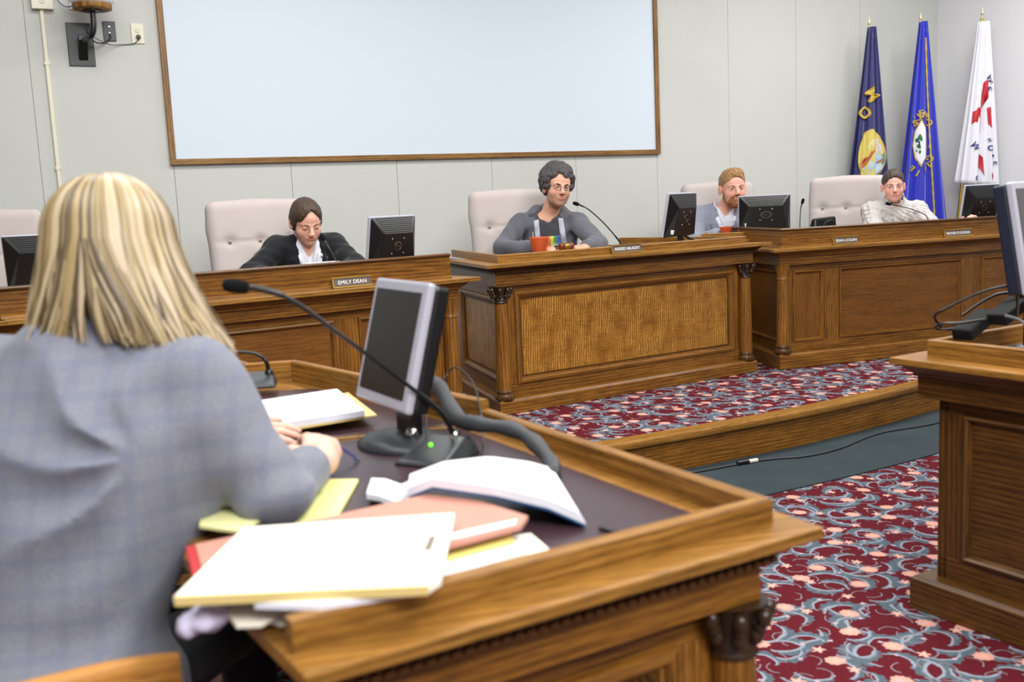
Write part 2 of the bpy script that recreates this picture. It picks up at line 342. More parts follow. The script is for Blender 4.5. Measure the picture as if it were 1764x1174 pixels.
def desk(name, label, cat, P, z0, H, lipH, edges, cols=(), ph=0.075, lip=None, ornate=True, top_poly=None, lip_in=0.035, lext=0.0, group=None, over=0.06, wood=(OAK, OAK_P), lipcap=False, surf=None, wsurf=None, fh=0.065):
    """P: plinth outline chain (back-left, front-left, front-right, back-right ...). edges: {i: dict(panels=[(u0,u1)], z=(a,b))}"""
    root = thing(name, label, cat, (P[1][0], P[1][1], z0), 0, group)
    ox, oy = P[1][0], P[1][1]; P = [(p[0]-ox, p[1]-oy) for p in P]
    WD, PN = wood; C = off_chain(P, -0.055)
    mb = MB(); sweep(mb, P, [(0, 0), (0, ph-0.012), (-0.012, ph), (-0.11, ph), (-0.11, 0)]); mb.build('plinth', WD, root, 0.002)
    fr = H-0.055-fh; cw = H-0.055
    mb = MB(); sweep(mb, P, [(-0.012, fr), (-0.012, cw), (-0.11, cw), (-0.11, fr)]); mb.build('frieze', WD, root, 0.002)
    mb = MB(); sweep(mb, P, [(-0.02, cw), (-0.004, cw), (-0.002, cw+0.008), (0.006, cw+0.014), (0.016, cw+0.024), (0.022, cw+0.03), (0.022, cw+0.036), (-0.09, cw+0.036), (-0.09, cw)], smooth=False); mb.build('crown_moulding', OAK_D if ornate else WD, root)
    Lg = off_chain(P, over); tp = [tuple(p) for p in Lg]
    if top_poly: tp = tp + [(p[0]-ox, p[1]-oy) for p in top_poly]
    mb = MB(); mb.poly(tp, H-0.02, H); mb.build('table_top', OAK_T, root, 0.003)
    if wsurf:
        mb = MB(); mb.poly([(p[0]-ox, p[1]-oy) for p in wsurf], H, H+0.003); mb.build('writing_surface', surf, root, 0.001)
    if lip:
        i0, i1 = lip; Q = [tuple(p) for p in off_chain(P, -lip_in)][i0:i1+1]
        if lext: q0, q1 = Vector(Q[0]), Vector(Q[1]); Q[0] = tuple(q0+(q0-q1).normalized()*lext)
        mb = MB(); sweep(mb, Q, [(0, H), (0, H+lipH-0.003), (-0.003, H+lipH), (-0.021, H+lipH), (-0.024, H+lipH-0.003), (-0.024, H)]); lp = mb.build('raised_rail', OAK_T if lipH < 0.08 else WD, root)
        if lipcap:
            mb = MB(); sweep(mb, Q, [(0.008, H+lipH), (0.010, H+lipH+0.008), (0.004, H+lipH+0.014), (-0.03, H+lipH+0.014), (-0.032, H+lipH)]); mb.build('rail_cap', OAK_D, root)
            mb = MB(); sweep(mb, Q, [(0.0, H), (0.016, H), (0.014, H+0.008), (0.0, H+0.014)]); mb.build('cove_moulding', WD, root)
    for i in range(len(P)-1):
        e = edges.get(i)
        if e is None: continue
        O, X, N, L = edge_frame(C, i); L0 = L
        O1, X1, N1, LL = edge_frame(P, i); d = (O-O1).dot(X)      # u measured from the plinth corner
        zb, zt = ph, fr
        mb = MB(); mb.obox(O, X, N, (0, 0, 1), 0, L, -0.03, -0.014, ph, fr+0.02); mb.build('backing_board', OAK_D, root)
        pz0, pz1 = e['z']; pans = e['panels']
        mb = MB(); mb.obox(O, X, N, (0, 0, 1), 0, L, -0.014, 0, zb, pz0); mb.build('bottom_rail', WD, root, 0.001)
        mb = MB(); mb.obox(O, X, N, (0, 0, 1), 0, L, -0.014, 0, pz1, zt+0.002); mb.build('top_rail', WD, root, 0.001)
        cuts = [0]+[u-d for p in pans for u in p]+[L]
        for a, b in zip(cuts[::2], cuts[1::2]):
            if b-a > 0.005:
                mb = MB(); mb.obox(O, X, N, (0, 0, 1), a, b, -0.014, 0.0005, pz0, pz1); mb.build('stile', WD, root, 0.001)
        for a, b in pans:
            a -= d; b -= d
            mb = MB(); mb.obox(O, X, N, (0, 0, 1), a, b, -0.014, -0.008, pz0, pz1); pn = mb.build('panel', PN, root)
            mb = MB(); panel_frame(mb, O, X, N, (a, b, pz0, pz1), [(-0.004, 0.0), (-0.002, 0.010), (0.008, 0.014), (0.016, 0.012), (0.022, 0.003), (0.028, 0.001), (0.033, -0.008)] if ornate else [(0.0, 0.0), (0.001, 0.008), (0.009, 0.011), (0.016, 0.004), (0.022, -0.008)])
            mb.build('panel_moulding', WD, root)
            if ornate:
                mb = MB(); w = 0.036; nb = 0
                per = [((a+w, pz0+w), (b-w, pz0+w)), ((b-w, pz0+w), (b-w, pz1-w)), ((b-w, pz1-w), (a+w, pz1-w)), ((a+w, pz1-w), (a+w, pz0+w))]
                for (q, r_) in per:
                    l = math.dist(q, r_); k = max(2, int(l/0.014))
                    for j in range(k):
                        t_ = (j+0.5)/k; c = O+X*(q[0]+(r_[0]-q[0])*t_)+Vector((0, 0, q[1]+(r_[1]-q[1])*t_))+N*(-0.006)
                        mb.obox(c, X, N, (0, 0, 1), -0.0045, 0.0045, 0, 0.005, -0.0045, 0.0045)
                o = mb.build('bead_moulding', OAK_D, root); o['kind'] = 'stuff'
    if ornate:
        mb = MB()
        for i in range(len(P)-1):
            if edges.get(i) is None: continue
            O, X, N, L = edge_frame(P, i); k = int(L/0.018)
            for j in range(k): mb.obox(O+X*(L*(j+0.5)/k)+N*0.006+Vector((0, 0, cw+0.006)), X, N, (0, 0, 1), -0.006, 0.006, 0, 0.012, -0.004, 0.004)
        o = mb.build('dentil_moulding', OAK_D, root); o['kind'] = 'stuff'
    for ci in cols:
        c = Vector(C[ci]); p = Vector(P[ci]); c = c+(p-c)*0.22
        h0 = ph; h1 = fr; cm = MB()
        cm.lathe([(0.041, h0+0.05), (0.040, h0+0.2), (0.035, h1-0.075)], 24, (c.x, c.y, 0)); sh = cm.build('column', WD, root)
        cm = MB(); cm.lathe([(0.05, h0), (0.053, h0+0.012), (0.052, h0+0.024), (0.043, h0+0.03), (0.043, h0+0.036), (0.048, h0+0.041), (0.043, h0+0.046), (0.041, h0+0.052)], 24, (c.x, c.y, 0)); cm.build('column_base', OAK_D, sh)
        cm = MB()
        if ornate:
            cm.lathe([(0.038, h1-0.088), (0.041, h1-0.084), (0.037, h1-0.079), (0.036, h1-0.074), (0.040, h1-0.07), (0.036, h1-0.066), (0.038, h1-0.03), (0.050, h1-0.008), (0.056, h1)], 24, (c.x, c.y, 0))
            for k in range(8):
                a = 2*PI*k/8
                for rr, zz, s_ in ((0.043, h1-0.05, 0.012), (0.050, h1-0.034, 0.011), (0.057, h1-0.018, 0.013)):
                    cm.sphere((c.x+rr*math.cos(a), c.y+rr*math.sin(a), zz), (s_, s_, s_*1.2), 8, 6)
            cm.build('capital', BRONZE, sh)
        else:
            cm.lathe([(0.036, h1-0.09), (0.040, h1-0.085), (0.036, h1-0.08), (0.036, h1-0.06), (0.043, h1-0.03), (0.046, h1)], 24, (c.x, c.y, 0)); cm.build('capital', WD, sh)
    return root
def notch(P0, ang, L, u0, u1, d, back):
    # free edge of the table top with a knee recess between u0 and u1 (as seen from the front, right to left)
    X = Vector((math.cos(ang), math.sin(ang))); N = Vector((-X.y, X.x)); o = Vector(P0[:2])
    return [tuple(o+X*u+N*v) for u, v in ((u1, back), (u1-0.06, d+0.02), (u1-0.12, d), (u0+0.12, d), (u0+0.06, d+0.02), (u0, back))]
def dirp(p, ang, L): return (p[0]+math.cos(ang)*L, p[1]+math.sin(ang)*L)
LEATHER = plain('plum_leather', (62, 44, 50), 0.3, 0, 0.5, (220, 0.08), None, 0.15)
# centre desk
a = 0.549; FL = (-0.075, 5.076); FR = dirp(FL, a, 1.849)
BL = dirp(FL, a+R(76), 1.0); BR = dirp(FR, a+R(104), 1.0)
desk('council_desk', 'oak desk with figured front panel and carved column capitals, in the middle of the dais', 'desk', [BL, FL, FR, BR], DZ, 0.789, 0.042,
     {1: dict(panels=[(0.147, 1.705)], z=(0.145, 0.63)), 0: dict(panels=[(0.12, 0.86)], z=(0.15, 0.60)), 2: dict(panels=[(0.14, 0.88)], z=(0.15, 0.60))}, (1, 2), 0.075, (0, 3), True, notch(FL, a, 1.85, 0.10, 1.45, 0.60, 0.95), wood=(OAK, OAK_F))
# right desk
a2 = 0.3205; FL2 = (1.643, 6.044); FR2 = dirp(FL2, a2, 3.4); BL2 = dirp(FL2, a2+R(80), 1.0); BR2 = dirp(FR2, a2+R(100), 1.0)
desk('council_desk', 'long oak desk on the right with two name plates and plain panels', 'desk', [BL2, FL2, FR2, BR2], DZ, 0.745, 0.105,
     {1: dict(panels=[(0.131, 0.353), (0.469, 1.435), (1.589, 2.2), (2.32, 3.25)], z=(0.155, 0.60)), 0: dict(panels=[(0.16, 0.86)], z=(0.155, 0.60)), 2: dict(panels=[(0.14, 0.86)], z=(0.155, 0.60))}, (1, 2), 0.095, (0, 3), False, notch(FL2, a2, 3.4, 0.75, 3.2, 0.44, 0.95), lipcap=True, fh=0.05)
# left desk
a3 = 0.588; FR3 = (-0.23, 4.85); FL3 = dirp(FR3, a3+PI, 2.06); BR3 = dirp(FR3, a3+R(100), 1.0); BL3 = dirp(FL3, a3+R(84), 1.0)
desk('council_desk', 'oak desk behind the foreground table, in front of the woman in black', 'desk', [BL3, FL3, FR3, BR3], DZ, 0.745, 0.105,
     {1: dict(panels=[(0.24, 1.40), (1.52, 1.84)], z=(0.14, 0.60)), 2: dict(panels=[(0.14, 0.86)], z=(0.14, 0.60)), 0: dict(panels=[(0.14, 0.86)], z=(0.14, 0.60))}, (2,), 0.095, (1, 2), False, notch(FL3, a3, 2.06, 0.35, 1.7, 0.68, 0.95), lipcap=True, fh=0.05)
FR5 = dirp(FL3, a3+PI, 0.02); FL5 = dirp(FR5, a3+PI-R(3), 1.9)
desk('council_desk', 'oak desk at the far left edge carrying a black monitor', 'desk', [dirp(FL5, a3+R(95), 1.0), FL5, FR5, dirp(FR5, a3+R(100), 1.0)], DZ, 0.745, 0.105,
     {1: dict(panels=[(0.14, 1.0), (1.12, 1.78)], z=(0.14, 0.60)), 2: dict(panels=[(0.14, 0.86)], z=(0.14, 0.60))}, (), 0.095, (1, 2), False, [], lipcap=True, fh=0.05)
# lower desk behind, between centre and right desks
desk('council_desk', 'low oak desk in the gap behind the middle and right desks', 'desk', [(1.33, 6.93), (1.245, 6.62), (2.02, 6.68), (2.1, 6.95)], DZ, 0.79, 0.042,
     {1: dict(panels=[(0.1, 0.6)], z=(0.15, 0.62))}, (), 0.075, (0, 3), True, [])
# foreground tables
A1 = (0.383, 1.468); B1 = (-0.228, 1.112)
ug = (-0.465, 1.48)
C1 = (-0.06, 2.24)
desk('conference_table', 'oak table in the foreground strewn with papers, its near end towards us', 'table', [ug, B1, A1, C1], 0, 0.777, 0.042,
     {1: dict(panels=[(0.06, 0.555)], z=(0.14, 0.60)), 2: dict(panels=[(0.14, 0.72)], z=(0.14, 0.60))}, (2,), 0.095, (1, 3), True, [(-0.93, 2.03), (-0.58, 1.84)], over=0.055, wood=(OAK, OAK_P), lip_in=-0.002, lext=0.045,
     surf=LEATHER, wsurf=[(-0.262, 1.205), (0.295, 1.50), (-0.125, 2.222), (-0.80, 2.03), (-0.50, 1.82), (-0.455, 1.48)])
C2 = (-0.665, 3.02)
desk('conference_table', 'second oak table beyond the foreground one, holding a stack of white paper', 'table', [(-1.45, 2.62), (-1.42, 2.60), (-0.83, 2.0), (-0.06, 2.252), C2, (-0.80, 3.0), (-1.0, 3.3), (-1.6, 3.05)][3:8], 0, 0.777, 0.062,
     {0: dict(panels=[(0.14, 0.85)], z=(0.14, 0.60)), 2: dict(panels=[(0.06, 0.28)], z=(0.14, 0.6))}, (), 0.095, (0, 4), True, [(-1.5, 2.6), (-0.93, 2.065)], over=0.055, lip_in=0.0,
     surf=LEATHER, wsurf=[(-0.86, 2.075), (-0.15, 2.275), (-0.57, 2.83), (-0.95, 2.82), (-1.3, 2.55)])
# right foreground desk
pc = (1.183, 2.912); pa = -1.03
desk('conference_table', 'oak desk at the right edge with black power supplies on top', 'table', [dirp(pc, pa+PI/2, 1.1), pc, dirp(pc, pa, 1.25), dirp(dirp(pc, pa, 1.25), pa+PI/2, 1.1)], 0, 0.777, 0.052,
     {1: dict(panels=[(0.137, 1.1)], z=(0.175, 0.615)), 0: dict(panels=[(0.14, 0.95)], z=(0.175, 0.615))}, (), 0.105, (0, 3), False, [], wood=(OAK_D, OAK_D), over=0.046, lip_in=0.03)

# ------------------------------------------------------------------ wall things
FR_OAK = oak('oak_frame', (96, 66, 32), (142, 104, 58), (172, 134, 84))
WHITE = plain('screen_white', (202, 213, 224), 0.6, 0, 0.3, var=0.01)
BLACK = plain('black_plastic', (13, 13, 15), 0.34)
DGREY = plain('dark_grey_plastic', (40, 43, 47), 0.4)
IVORY = plain('ivory_plastic', (216, 212, 192), 0.4)
SILVER = plain('silver_plastic', (176, 176, 190), 0.35, 0.1)
CHROME = plain('chrome', (200, 200, 200), 0.18, 1.0)
BRASS = plain('brass', (196, 160, 74), 0.25, 1.0)
MB_ = MB
t = thing('projection_screen', 'large blank white projection screen in a thin oak frame on the wall', 'screen', wp3(0.0, 0, 1.6))
def rel(t, v): return Vector(v)-t.location
def wbox(mb, t, s0, s1, z0, z1, o0, o1, mi=0): mb.obox(wp-t.location, wd, wn, (0, 0, 1), s0, s1, o0, o1, z0, z1, mi)
s0, s1, zb, zt = 0.099, 3.755, 1.613, 3.62
mb = MB(); wbox(mb, t, s0+0.02, s1-0.02, zb+0.02, zt-0.02, 0.001, 0.012); mb.build('screen_surface', WHITE, t)
for a, b, c, d in ((s0, s1, zb, zb+0.036), (s0, s1, zt-0.036, zt), (s0, s0+0.036, zb+0.036, zt-0.036), (s1-0.036, s1, zb+0.036, zt-0.036)):
    mb = MB(); wbox(mb, t, a, b, c, d, 0.001, 0.028); mb.build('frame_rail', FR_OAK, t, 0.003)
t = thing('cable_conduit', 'thin ivory cable conduit running down the wall at the far left', 'conduit', wp3(-0.533, 0, 1.0))
mb = MB(); wbox(mb, t, -0.545, -0.522, 0.2, 2.52, 0.001, 0.016); mb.build('raceway', IVORY, t, 0.004)
mb = MB()
for z in (0.9, 1.6, 2.2): wbox(mb, t, -0.549, -0.518, z, z+0.02, 0.001, 0.018)
mb.build('clip', IVORY, t, 0.002)
def socket(mb, t, s, z, mi=0):
    for ds in (-0.007, 0.007): wbox(mb, t, s+ds-0.0012, s+ds+0.0012, z-0.004, z+0.005, 0.0, 0.0008, mi)
    wbox(mb, t, s-0.002, s+0.002, z-0.013, z-0.009, 0.0, 0.0008, mi)
def outlet(label, s, z, w, h, mat, depth=0.008, kind='duplex', base=0.001):
    t = thing('wall_outlet', label, 'outlet', wp3(s, 0, z)); mb = MB(); wbox(mb, t, s-w/2, s+w/2, z-h/2, z+h/2, base, depth); mb.build('cover_plate', mat, t, 0.003)
    if kind == 'duplex':
        for dz in (-0.02, 0.02):
            mb = MB(); mb.lathe([(0.0168, 0), (0.0168, 0.002), (0.015, 0.003)], 20); M = frameM(wp3(s, depth, z+dz)-t.location, wd, (0, 0, 1)); M2 = frameM((0, 0, 0), wd, (0, 0, 1))
            mb.xform(M); r_ = mb.build('socket_face', mat, t)
            m2 = MB(); t2 = type('T', (), {'location': t.location-wn*(depth+0.003)})()
            socket(m2, t2, s, z+dz); m2.build('slot', BLACK, r_)
    return t
outlet('ivory double outlet box at the top of the conduit', -0.527, 2.575, 0.115, 0.13, IVORY, 0.04)
outlet('ivory outlet half hidden behind the wooden wall shelf', -0.345, 2.578, 0.075, 0.12, IVORY, 0.01)
outlet('ivory outlet with a black plug, beside the screen frame', -0.02, 2.395, 0.072, 0.118, IVORY)
t = outlet('dark grey plate with cable jacks beside the black bracket', -0.177, 2.403, 0.07, 0.115, plain('charcoal_plate', (62, 62, 68), 0.4), kind='jack')
for dz in (0.025, -0.012):
    mb = MB()
    mb.lathe([(0.006, 0), (0.006, 0.004), (0.0045, 0.005), (0.0045, 0.012)], 12); mb.xform(frameM(wp3(-0.178, 0.008, 2.403+dz)-t.location, wd, (0, 0, 1))); mb.build('jack', CHROME, t)
# bracket with round shelf
t = thing('wall_bracket', 'black wall bracket holding a round wooden shelf', 'bracket', wp3(-0.34, 0, 2.32))
mb = MB(); wbox(mb, t, -0.415, -0.27, 2.197, 2.445, 0.001, 0.008); mb.build('mounting_plate', DGREY, t, 0.004)
mb = MB()
for ss in (-0.400, -0.285):
    for zz in (2.215, 2.32, 2.43): mb.sphere(tuple(wp3(ss, 0.009, zz)-t.location), 0.004, 8, 6)
mb.build('screw', CHROME, t)
mb = MB(); mb.add([tuple(wp3(a, b, c)-t.location) for a, b, c in ((-0.36, 0.008, 2.23), (-0.31, 0.008, 2.23), (-0.36, 0.008, 2.35), (-0.31, 0.008, 2.35), (-0.36, 0.11, 2.33), (-0.31, 0.11, 2.33), (-0.36, 0.11, 2.36), (-0.31, 0.11, 2.36))],
    [(0, 1, 5, 4), (4, 5, 7, 6), (6, 7, 3, 2), (0, 4, 6, 2), (1, 3, 7, 5), (0, 2, 3, 1)]); mb.build('gusset', BLACK, t, 0.003)
mb = MB(); mb.tube(bez([wp3(-0.335, 0.05, 2.335)-t.location, wp3(-0.320, 0.18, 2.325)-t.location, wp3(-0.300, 0.235, 2.335)-t.location, wp3(-0.285, 0.25, 2.38)-t.location, wp3(-0.282, 0.25, 2.475)-t.location], 8), 0.016, 12); mb.build('arm', BLACK, t)
mb = MB(); c = wp3(-0.282, 0.25, 2.466)-t.location; mb.lathe([(0.055, 0), (0.055, 0.008)], 20, c); mb.build('flange', BLACK, t)
mb = MB(); c = wp3(-0.282, 0.25, 2.473)-t.location; mb.lathe([(0.085, 0), (0.108, 0.004), (0.11, 0.03), (0.107, 0.032)], 10, c); mb.build('round_shelf', OAK_T, t, 0.002)
t = thing('speaker_box', 'white round device with blue stripes standing on the wall shelf', 'device', wp3(-0.282, 0.25, 2.506))
mb = MB(); mb.lathe([(0.10, 0.0), (0.118, 0.012), (0.122, 0.03), (0.12, 0.10), (0.09, 0.12)], 32); mb.build('casing', plain('gloss_white', (226, 226, 232), 0.3), t)
mb = MB(); mb.lathe([(0.1225, 0.04), (0.1235, 0.042), (0.1235, 0.056), (0.1225, 0.058)], 32); mb.build('stripe', plain('navy_stripe', (44, 44, 128), 0.4), t)
o = MB(); o.tube(bez([wp3(-0.325, 0.25, 2.37), wp3(-0.28, 0.12, 2.325), wp3(-0.22, 0.03, 2.33), wp3(-0.178, 0.022, 2.36), wp3(-0.178, 0.02, 2.39)], 8), 0.004, 8)
tag(o.build('signal_cable', BLACK), 'black cable from the bracket arm to the dark grey wall plate', 'cable')
t = thing('cable', 'thin black cord plugged into the outlet beside the screen', 'cable', wp3(-0.02, 0.012, 2.37))
mb = MB(); mb.tube([Vector(p)-t.location for p in bez([wp3(-0.325, 0.24, 2.35), wp3(-0.2, 0.06, 2.32), wp3(-0.12, 0.01, 2.327), wp3(-0.05, 0.01, 2.335), wp3(-0.018, 0.03, 2.36), wp3(-0.02, 0.025, 2.372)], 8)], 0.0022, 6); mb.build('cord', BLACK, t)
mb = MB(); mb.lathe([(0.013, 0), (0.014, 0.01), (0.009, 0.025)], 12); mb.xform(frameM(wp3(-0.018, 0.0115, 2.374)-t.location, wd, (0, 0, 1))); mb.build('plug', BLACK, t)
o = MB(); o.tube(bez([wp3(-0.46, 0.02, 2.60), wp3(-0.43, 0.03, 2.545), wp3(-0.39, 0.05, 2.525), wp3(-0.33, 0.12, 2.54)], 8), 0.003, 6)
tag(o.build('data_cable', plain('blue_cable', (70, 80, 140), 0.4)), 'thin blue cable drooping beneath the ivory outlets', 'cable')

# ------------------------------------------------------------------ flags
def flag(label, top, pole_top, bot, side, colour, marks, fringe=None, white=False, lean=0.0, length=1.4):
    """top: cloth apex point, bot: (left xyz, right xyz) visible hem, side folds"""
    base = Vector((pole_top[0]-lean, pole_top[1], DZ)); t = thing('flag', label, 'flag', base)
    P = lambda p: Vector(p)-base
    mb = MB(); mb.tube([(0, 0, 0.06), P(pole_top)-Vector((0, 0, 0.09))], 0.0125, 12); mb.build('pole', BRASS, t)
    mb = MB(); mb.lathe([(0.15, 0), (0.15, 0.012), (0.12, 0.03), (0.04, 0.05), (0.02, 0.1)], 28); mb.build('stand', BRASS, t)
    mb = MB(); q = P(pole_top); mb.lathe([(0.008, -0.10), (0.014, -0.095), (0.014, -0.085), (0.008, -0.08), (0.008, -0.07), (0.017, -0.06), (0.010, -0.035), (0.004, -0.01), (0.001, 0.0)], 14, q); mb.build('finial', plain('pale_brass', (222, 212, 170), 0.3, 0.7), t)
    L, Rr = Vector(bot[0]), Vector(bot[1]); T = Vector(top)
    yv = Vector((0.12, -1, 0)).normalized()
    def S(u, v, o=0.0):
        # u 0..1 across, v 0 top .. 1 bottom
        w = v**0.85; e0 = T+Vector((-0.05 if white else -0.03, 0, 0)); e1 = T+Vector((0.03, 0, 0))
        a = e0.lerp(L, 1)*(w)+e0*(1-w); b = e1*(1-w)+Rr*w
        p = a.lerp(b, u); amp = 0.010+0.026*v
        f = math.sin(u*2*PI*2.3+side)*0.8+math.sin(u*2*PI*5.1+side*2+v*1.5)*0.3
        return p+yv*(amp*f+0.05+o) - base
    n, m = 46, 30
    fm = NT('flag_'+colour[3]); fm.base(rgba(colour[:3]), 0.45, 0, 0.4); fm.b.inputs['Sheen Weight'].default_value = 0.4
    co = fm.coord(); fm.bump(fm.noise(fm.mapping(co, (30, 30, 4)), 1, 3), 0.25, 0.01)
    mb = MB(); g = [[S(i/n, j/m) for j in range(m+1)] for i in range(n+1)]; mb.quadgrid(g); o = mb.build('cloth', fm.m, t); sd = o.modifiers.new('solid', 'SOLIDIFY'); sd.thickness = 0.002
    cl = o
    # back gather, gives the bundle depth
    mb = MB(); g = [[S(i/n, j/m)-yv*(0.03+0.07*(j/m)) for j in range(m+1)] for i in range(n+1)]; mb.quadgrid(g); o = mb.build('cloth_fold', fm.m, t); sd = o.modifiers.new('solid', 'SOLIDIFY'); sd.thickness = 0.002
    for mk in marks:
        kind, mc = mk[0], mk[1]; mat = plain('flag_mark_%s_%d_%d_%d' % ((kind,)+mc), mc, 0.55)
        mm = MB()
        if kind == 'text':
            _, _, txt, u0, v0, size, rot, asp = mk
            tm = text_mb(txt, 1.0, 0.0, bold=0.02)
            bmm = bmesh.new(); vv = [bmm.verts.new(p) for p in tm.v]
            for f in tm.f:
                try: bmm.faces.new([vv[k] for k in f])
                except ValueError: pass
            bmesh.ops.triangulate(bmm, faces=bmm.faces); bmesh.ops.subdivide_edges(bmm, edges=bmm.edges, cuts=2)
            bmm.verts.index_update(); co_ = [v.co.copy() for v in bmm.verts]; fs = [tuple(v.index for v in f.verts) for f in bmm.faces]; bmm.free()
            c_, s_ = math.cos(rot), math.sin(rot); vs2 = []; w_ = v0**0.85; asp_ = (T.z-L.z)/((Rr-L).length*w_+0.06*(1-w_))
            for p in co_:
                x, y = p.x*size, p.y*size; X = (x*c_-y*s_)*asp_; Y = (x*s_+y*c_)
                vs2.append(S(u0+X, v0-Y, 0.016))
            mm.add(vs2, fs)
        elif kind == 'poly':
            _, _, pts, lay = mk; k = len(pts); cx_ = sum(p[0] for p in pts)/k; cy_ = sum(p[1] for p in pts)/k; R_ = 7
            g = [[S(cx_+(p[0]-cx_)*q/R_, cy_+(p[1]-cy_)*q/R_, 0.010+lay) for q in range(R_+1)] for p in pts]
            mm.quadgrid(g, None, 0, True, True, False)
        mm.build('lettering' if kind == 'text' else 'emblem', mat, t if kind == 'text' else cl, fixn=False)
    if fringe:
        mb = MB(); uu, c = fringe; fp = [S(uu+0.10*(j/40-0.4), j/40, 0.012) for j in range(2, 41)]
        for j in range(len(fp)-1):
            a, b = fp[j], fp[j+1]; mb.tube([a, b], 0.006+0.002*(j % 2), 6, caps=False)
        o = mb.build('fringe', plain('gold_fringe', c, 0.5), t)
    return t
def circ(u, v, ru, rv, a0=0, a1=2*PI, n=40): return [(u+ru*math.cos(a0+(a1-a0)*k/n), v+rv*math.sin(a0+(a1-a0)*k/n)) for k in range(n)]
GOLD = (196, 166, 62)
s_ = 8.6/8.3; C0 = Vector((0, 0, 1.28))
def sc(p, k=s_): return tuple(C0+(Vector(p)-C0)*k)
flag('navy flag with gold letters and a round landscape seal, leftmost of three', sc((3.003, 8.3, 2.56)), sc((3.0, 8.3, 2.645)), (sc((2.80, 8.3, 0.95)), sc((3.17, 8.3, 0.95))), 0.5, (38, 38, 98, 'navy'),
     [('text', GOLD, 'M', 0.46, 0.275, 0.085, -1.0, 3.6), ('text', GOLD, 'O', 0.17, 0.362, 0.08, -1.0, 3.6),
      ('poly', (204, 174, 80), circ(0.50, 0.58, 0.44, 0.135), 0.001), ('poly', (206, 190, 96), circ(0.50, 0.58, 0.41, 0.126), 0.003),
      ('poly', (176, 92, 48), [(0.14, 0.63), (0.3, 0.60), (0.5, 0.555), (0.66, 0.53), (0.62, 0.56), (0.4, 0.62), (0.27, 0.66)], 0.005),
      ('poly', (170, 190, 206), [(0.27, 0.66), (0.42, 0.61), (0.62, 0.565), (0.88, 0.60), (0.84, 0.66), (0.62, 0.695), (0.42, 0.69)], 0.005),
      ('poly', (206, 200, 208), [(0.66, 0.50), (0.74, 0.49), (0.78, 0.52), (0.86, 0.54), (0.86, 0.585), (0.72, 0.57), (0.69, 0.54)], 0.005),
      ('poly', (84, 140, 120), [(0.8, 0.6), (0.9, 0.57), (0.9, 0.62), (0.84, 0.64)], 0.007), ('poly', (180, 100, 60), [(0.7, 0.615), (0.84, 0.60), (0.84, 0.625), (0.72, 0.63)], 0.008)]
     + [('poly', (240, 232, 190), [(0.56+0.03*math.cos(a), 0.545+0.01*math.sin(a)), (0.56+0.17*math.cos(a-0.08), 0.545+0.045*math.sin(a-0.08)), (0.56+0.17*math.cos(a+0.08), 0.545+0.045*math.sin(a+0.08))], 0.004) for a in [PI+0.3*k for k in range(6)]],
     )
flag('bright blue flag with gold fringe and a white pointed seal, middle of three', sc((3.463, 8.4, 2.60), 8.7/8.4), sc((3.458, 8.4, 2.68), 8.7/8.4), (sc((3.27, 8.4, 0.9), 8.7/8.4), sc((3.69, 8.4, 0.9), 8.7/8.4)), 2.0, (34, 44, 178, 'blue'),
     [('poly', (206, 168, 64), [(0.36, 0.40), (0.52, 0.44), (0.60, 0.50), (0.60, 0.545), (0.52, 0.60), (0.38, 0.645), (0.24, 0.60), (0.16, 0.53), (0.20, 0.46)], 0.001),
      ('poly', (226, 228, 236), [(0.36, 0.41), (0.50, 0.45), (0.57, 0.50), (0.57, 0.545), (0.50, 0.595), (0.38, 0.633), (0.26, 0.595), (0.19, 0.53), (0.23, 0.46)], 0.003)]
     + [('poly', (34, 110, 72), circ(a, b, r, r*0.3, n=10), 0.005) for a, b, r in ((0.32, 0.49, 0.05), (0.26, 0.505, 0.04), (0.36, 0.50, 0.04), (0.29, 0.535, 0.035), (0.24, 0.56, 0.03), (0.33, 0.565, 0.035))] + [('poly', (20, 50, 40), [(0.28, 0.51), (0.31, 0.51), (0.35, 0.545), (0.31, 0.55)], 0.007)]
     + [('text', GOLD, ch, u, v, 0.046, r, 3.4) for ch, u, v, r in (('B', 0.16, 0.42, 0.7), ('U', 0.22, 0.395, 0.5), ('E', 0.34, 0.375, 0.1), ('N', 0.50, 0.385, -0.3), ('O', 0.62, 0.42, -0.7), ('-', 0.68, 0.54, -1.5), ('G', 0.64, 0.60, -2.4), ('U', 0.56, 0.635, -2.7), ('I', 0.49, 0.66, -2.9), ('1', 0.30, 0.675, 2.8), ('8', 0.18, 0.65, 2.6))],
     fringe=(0.66, (204, 176, 70)))
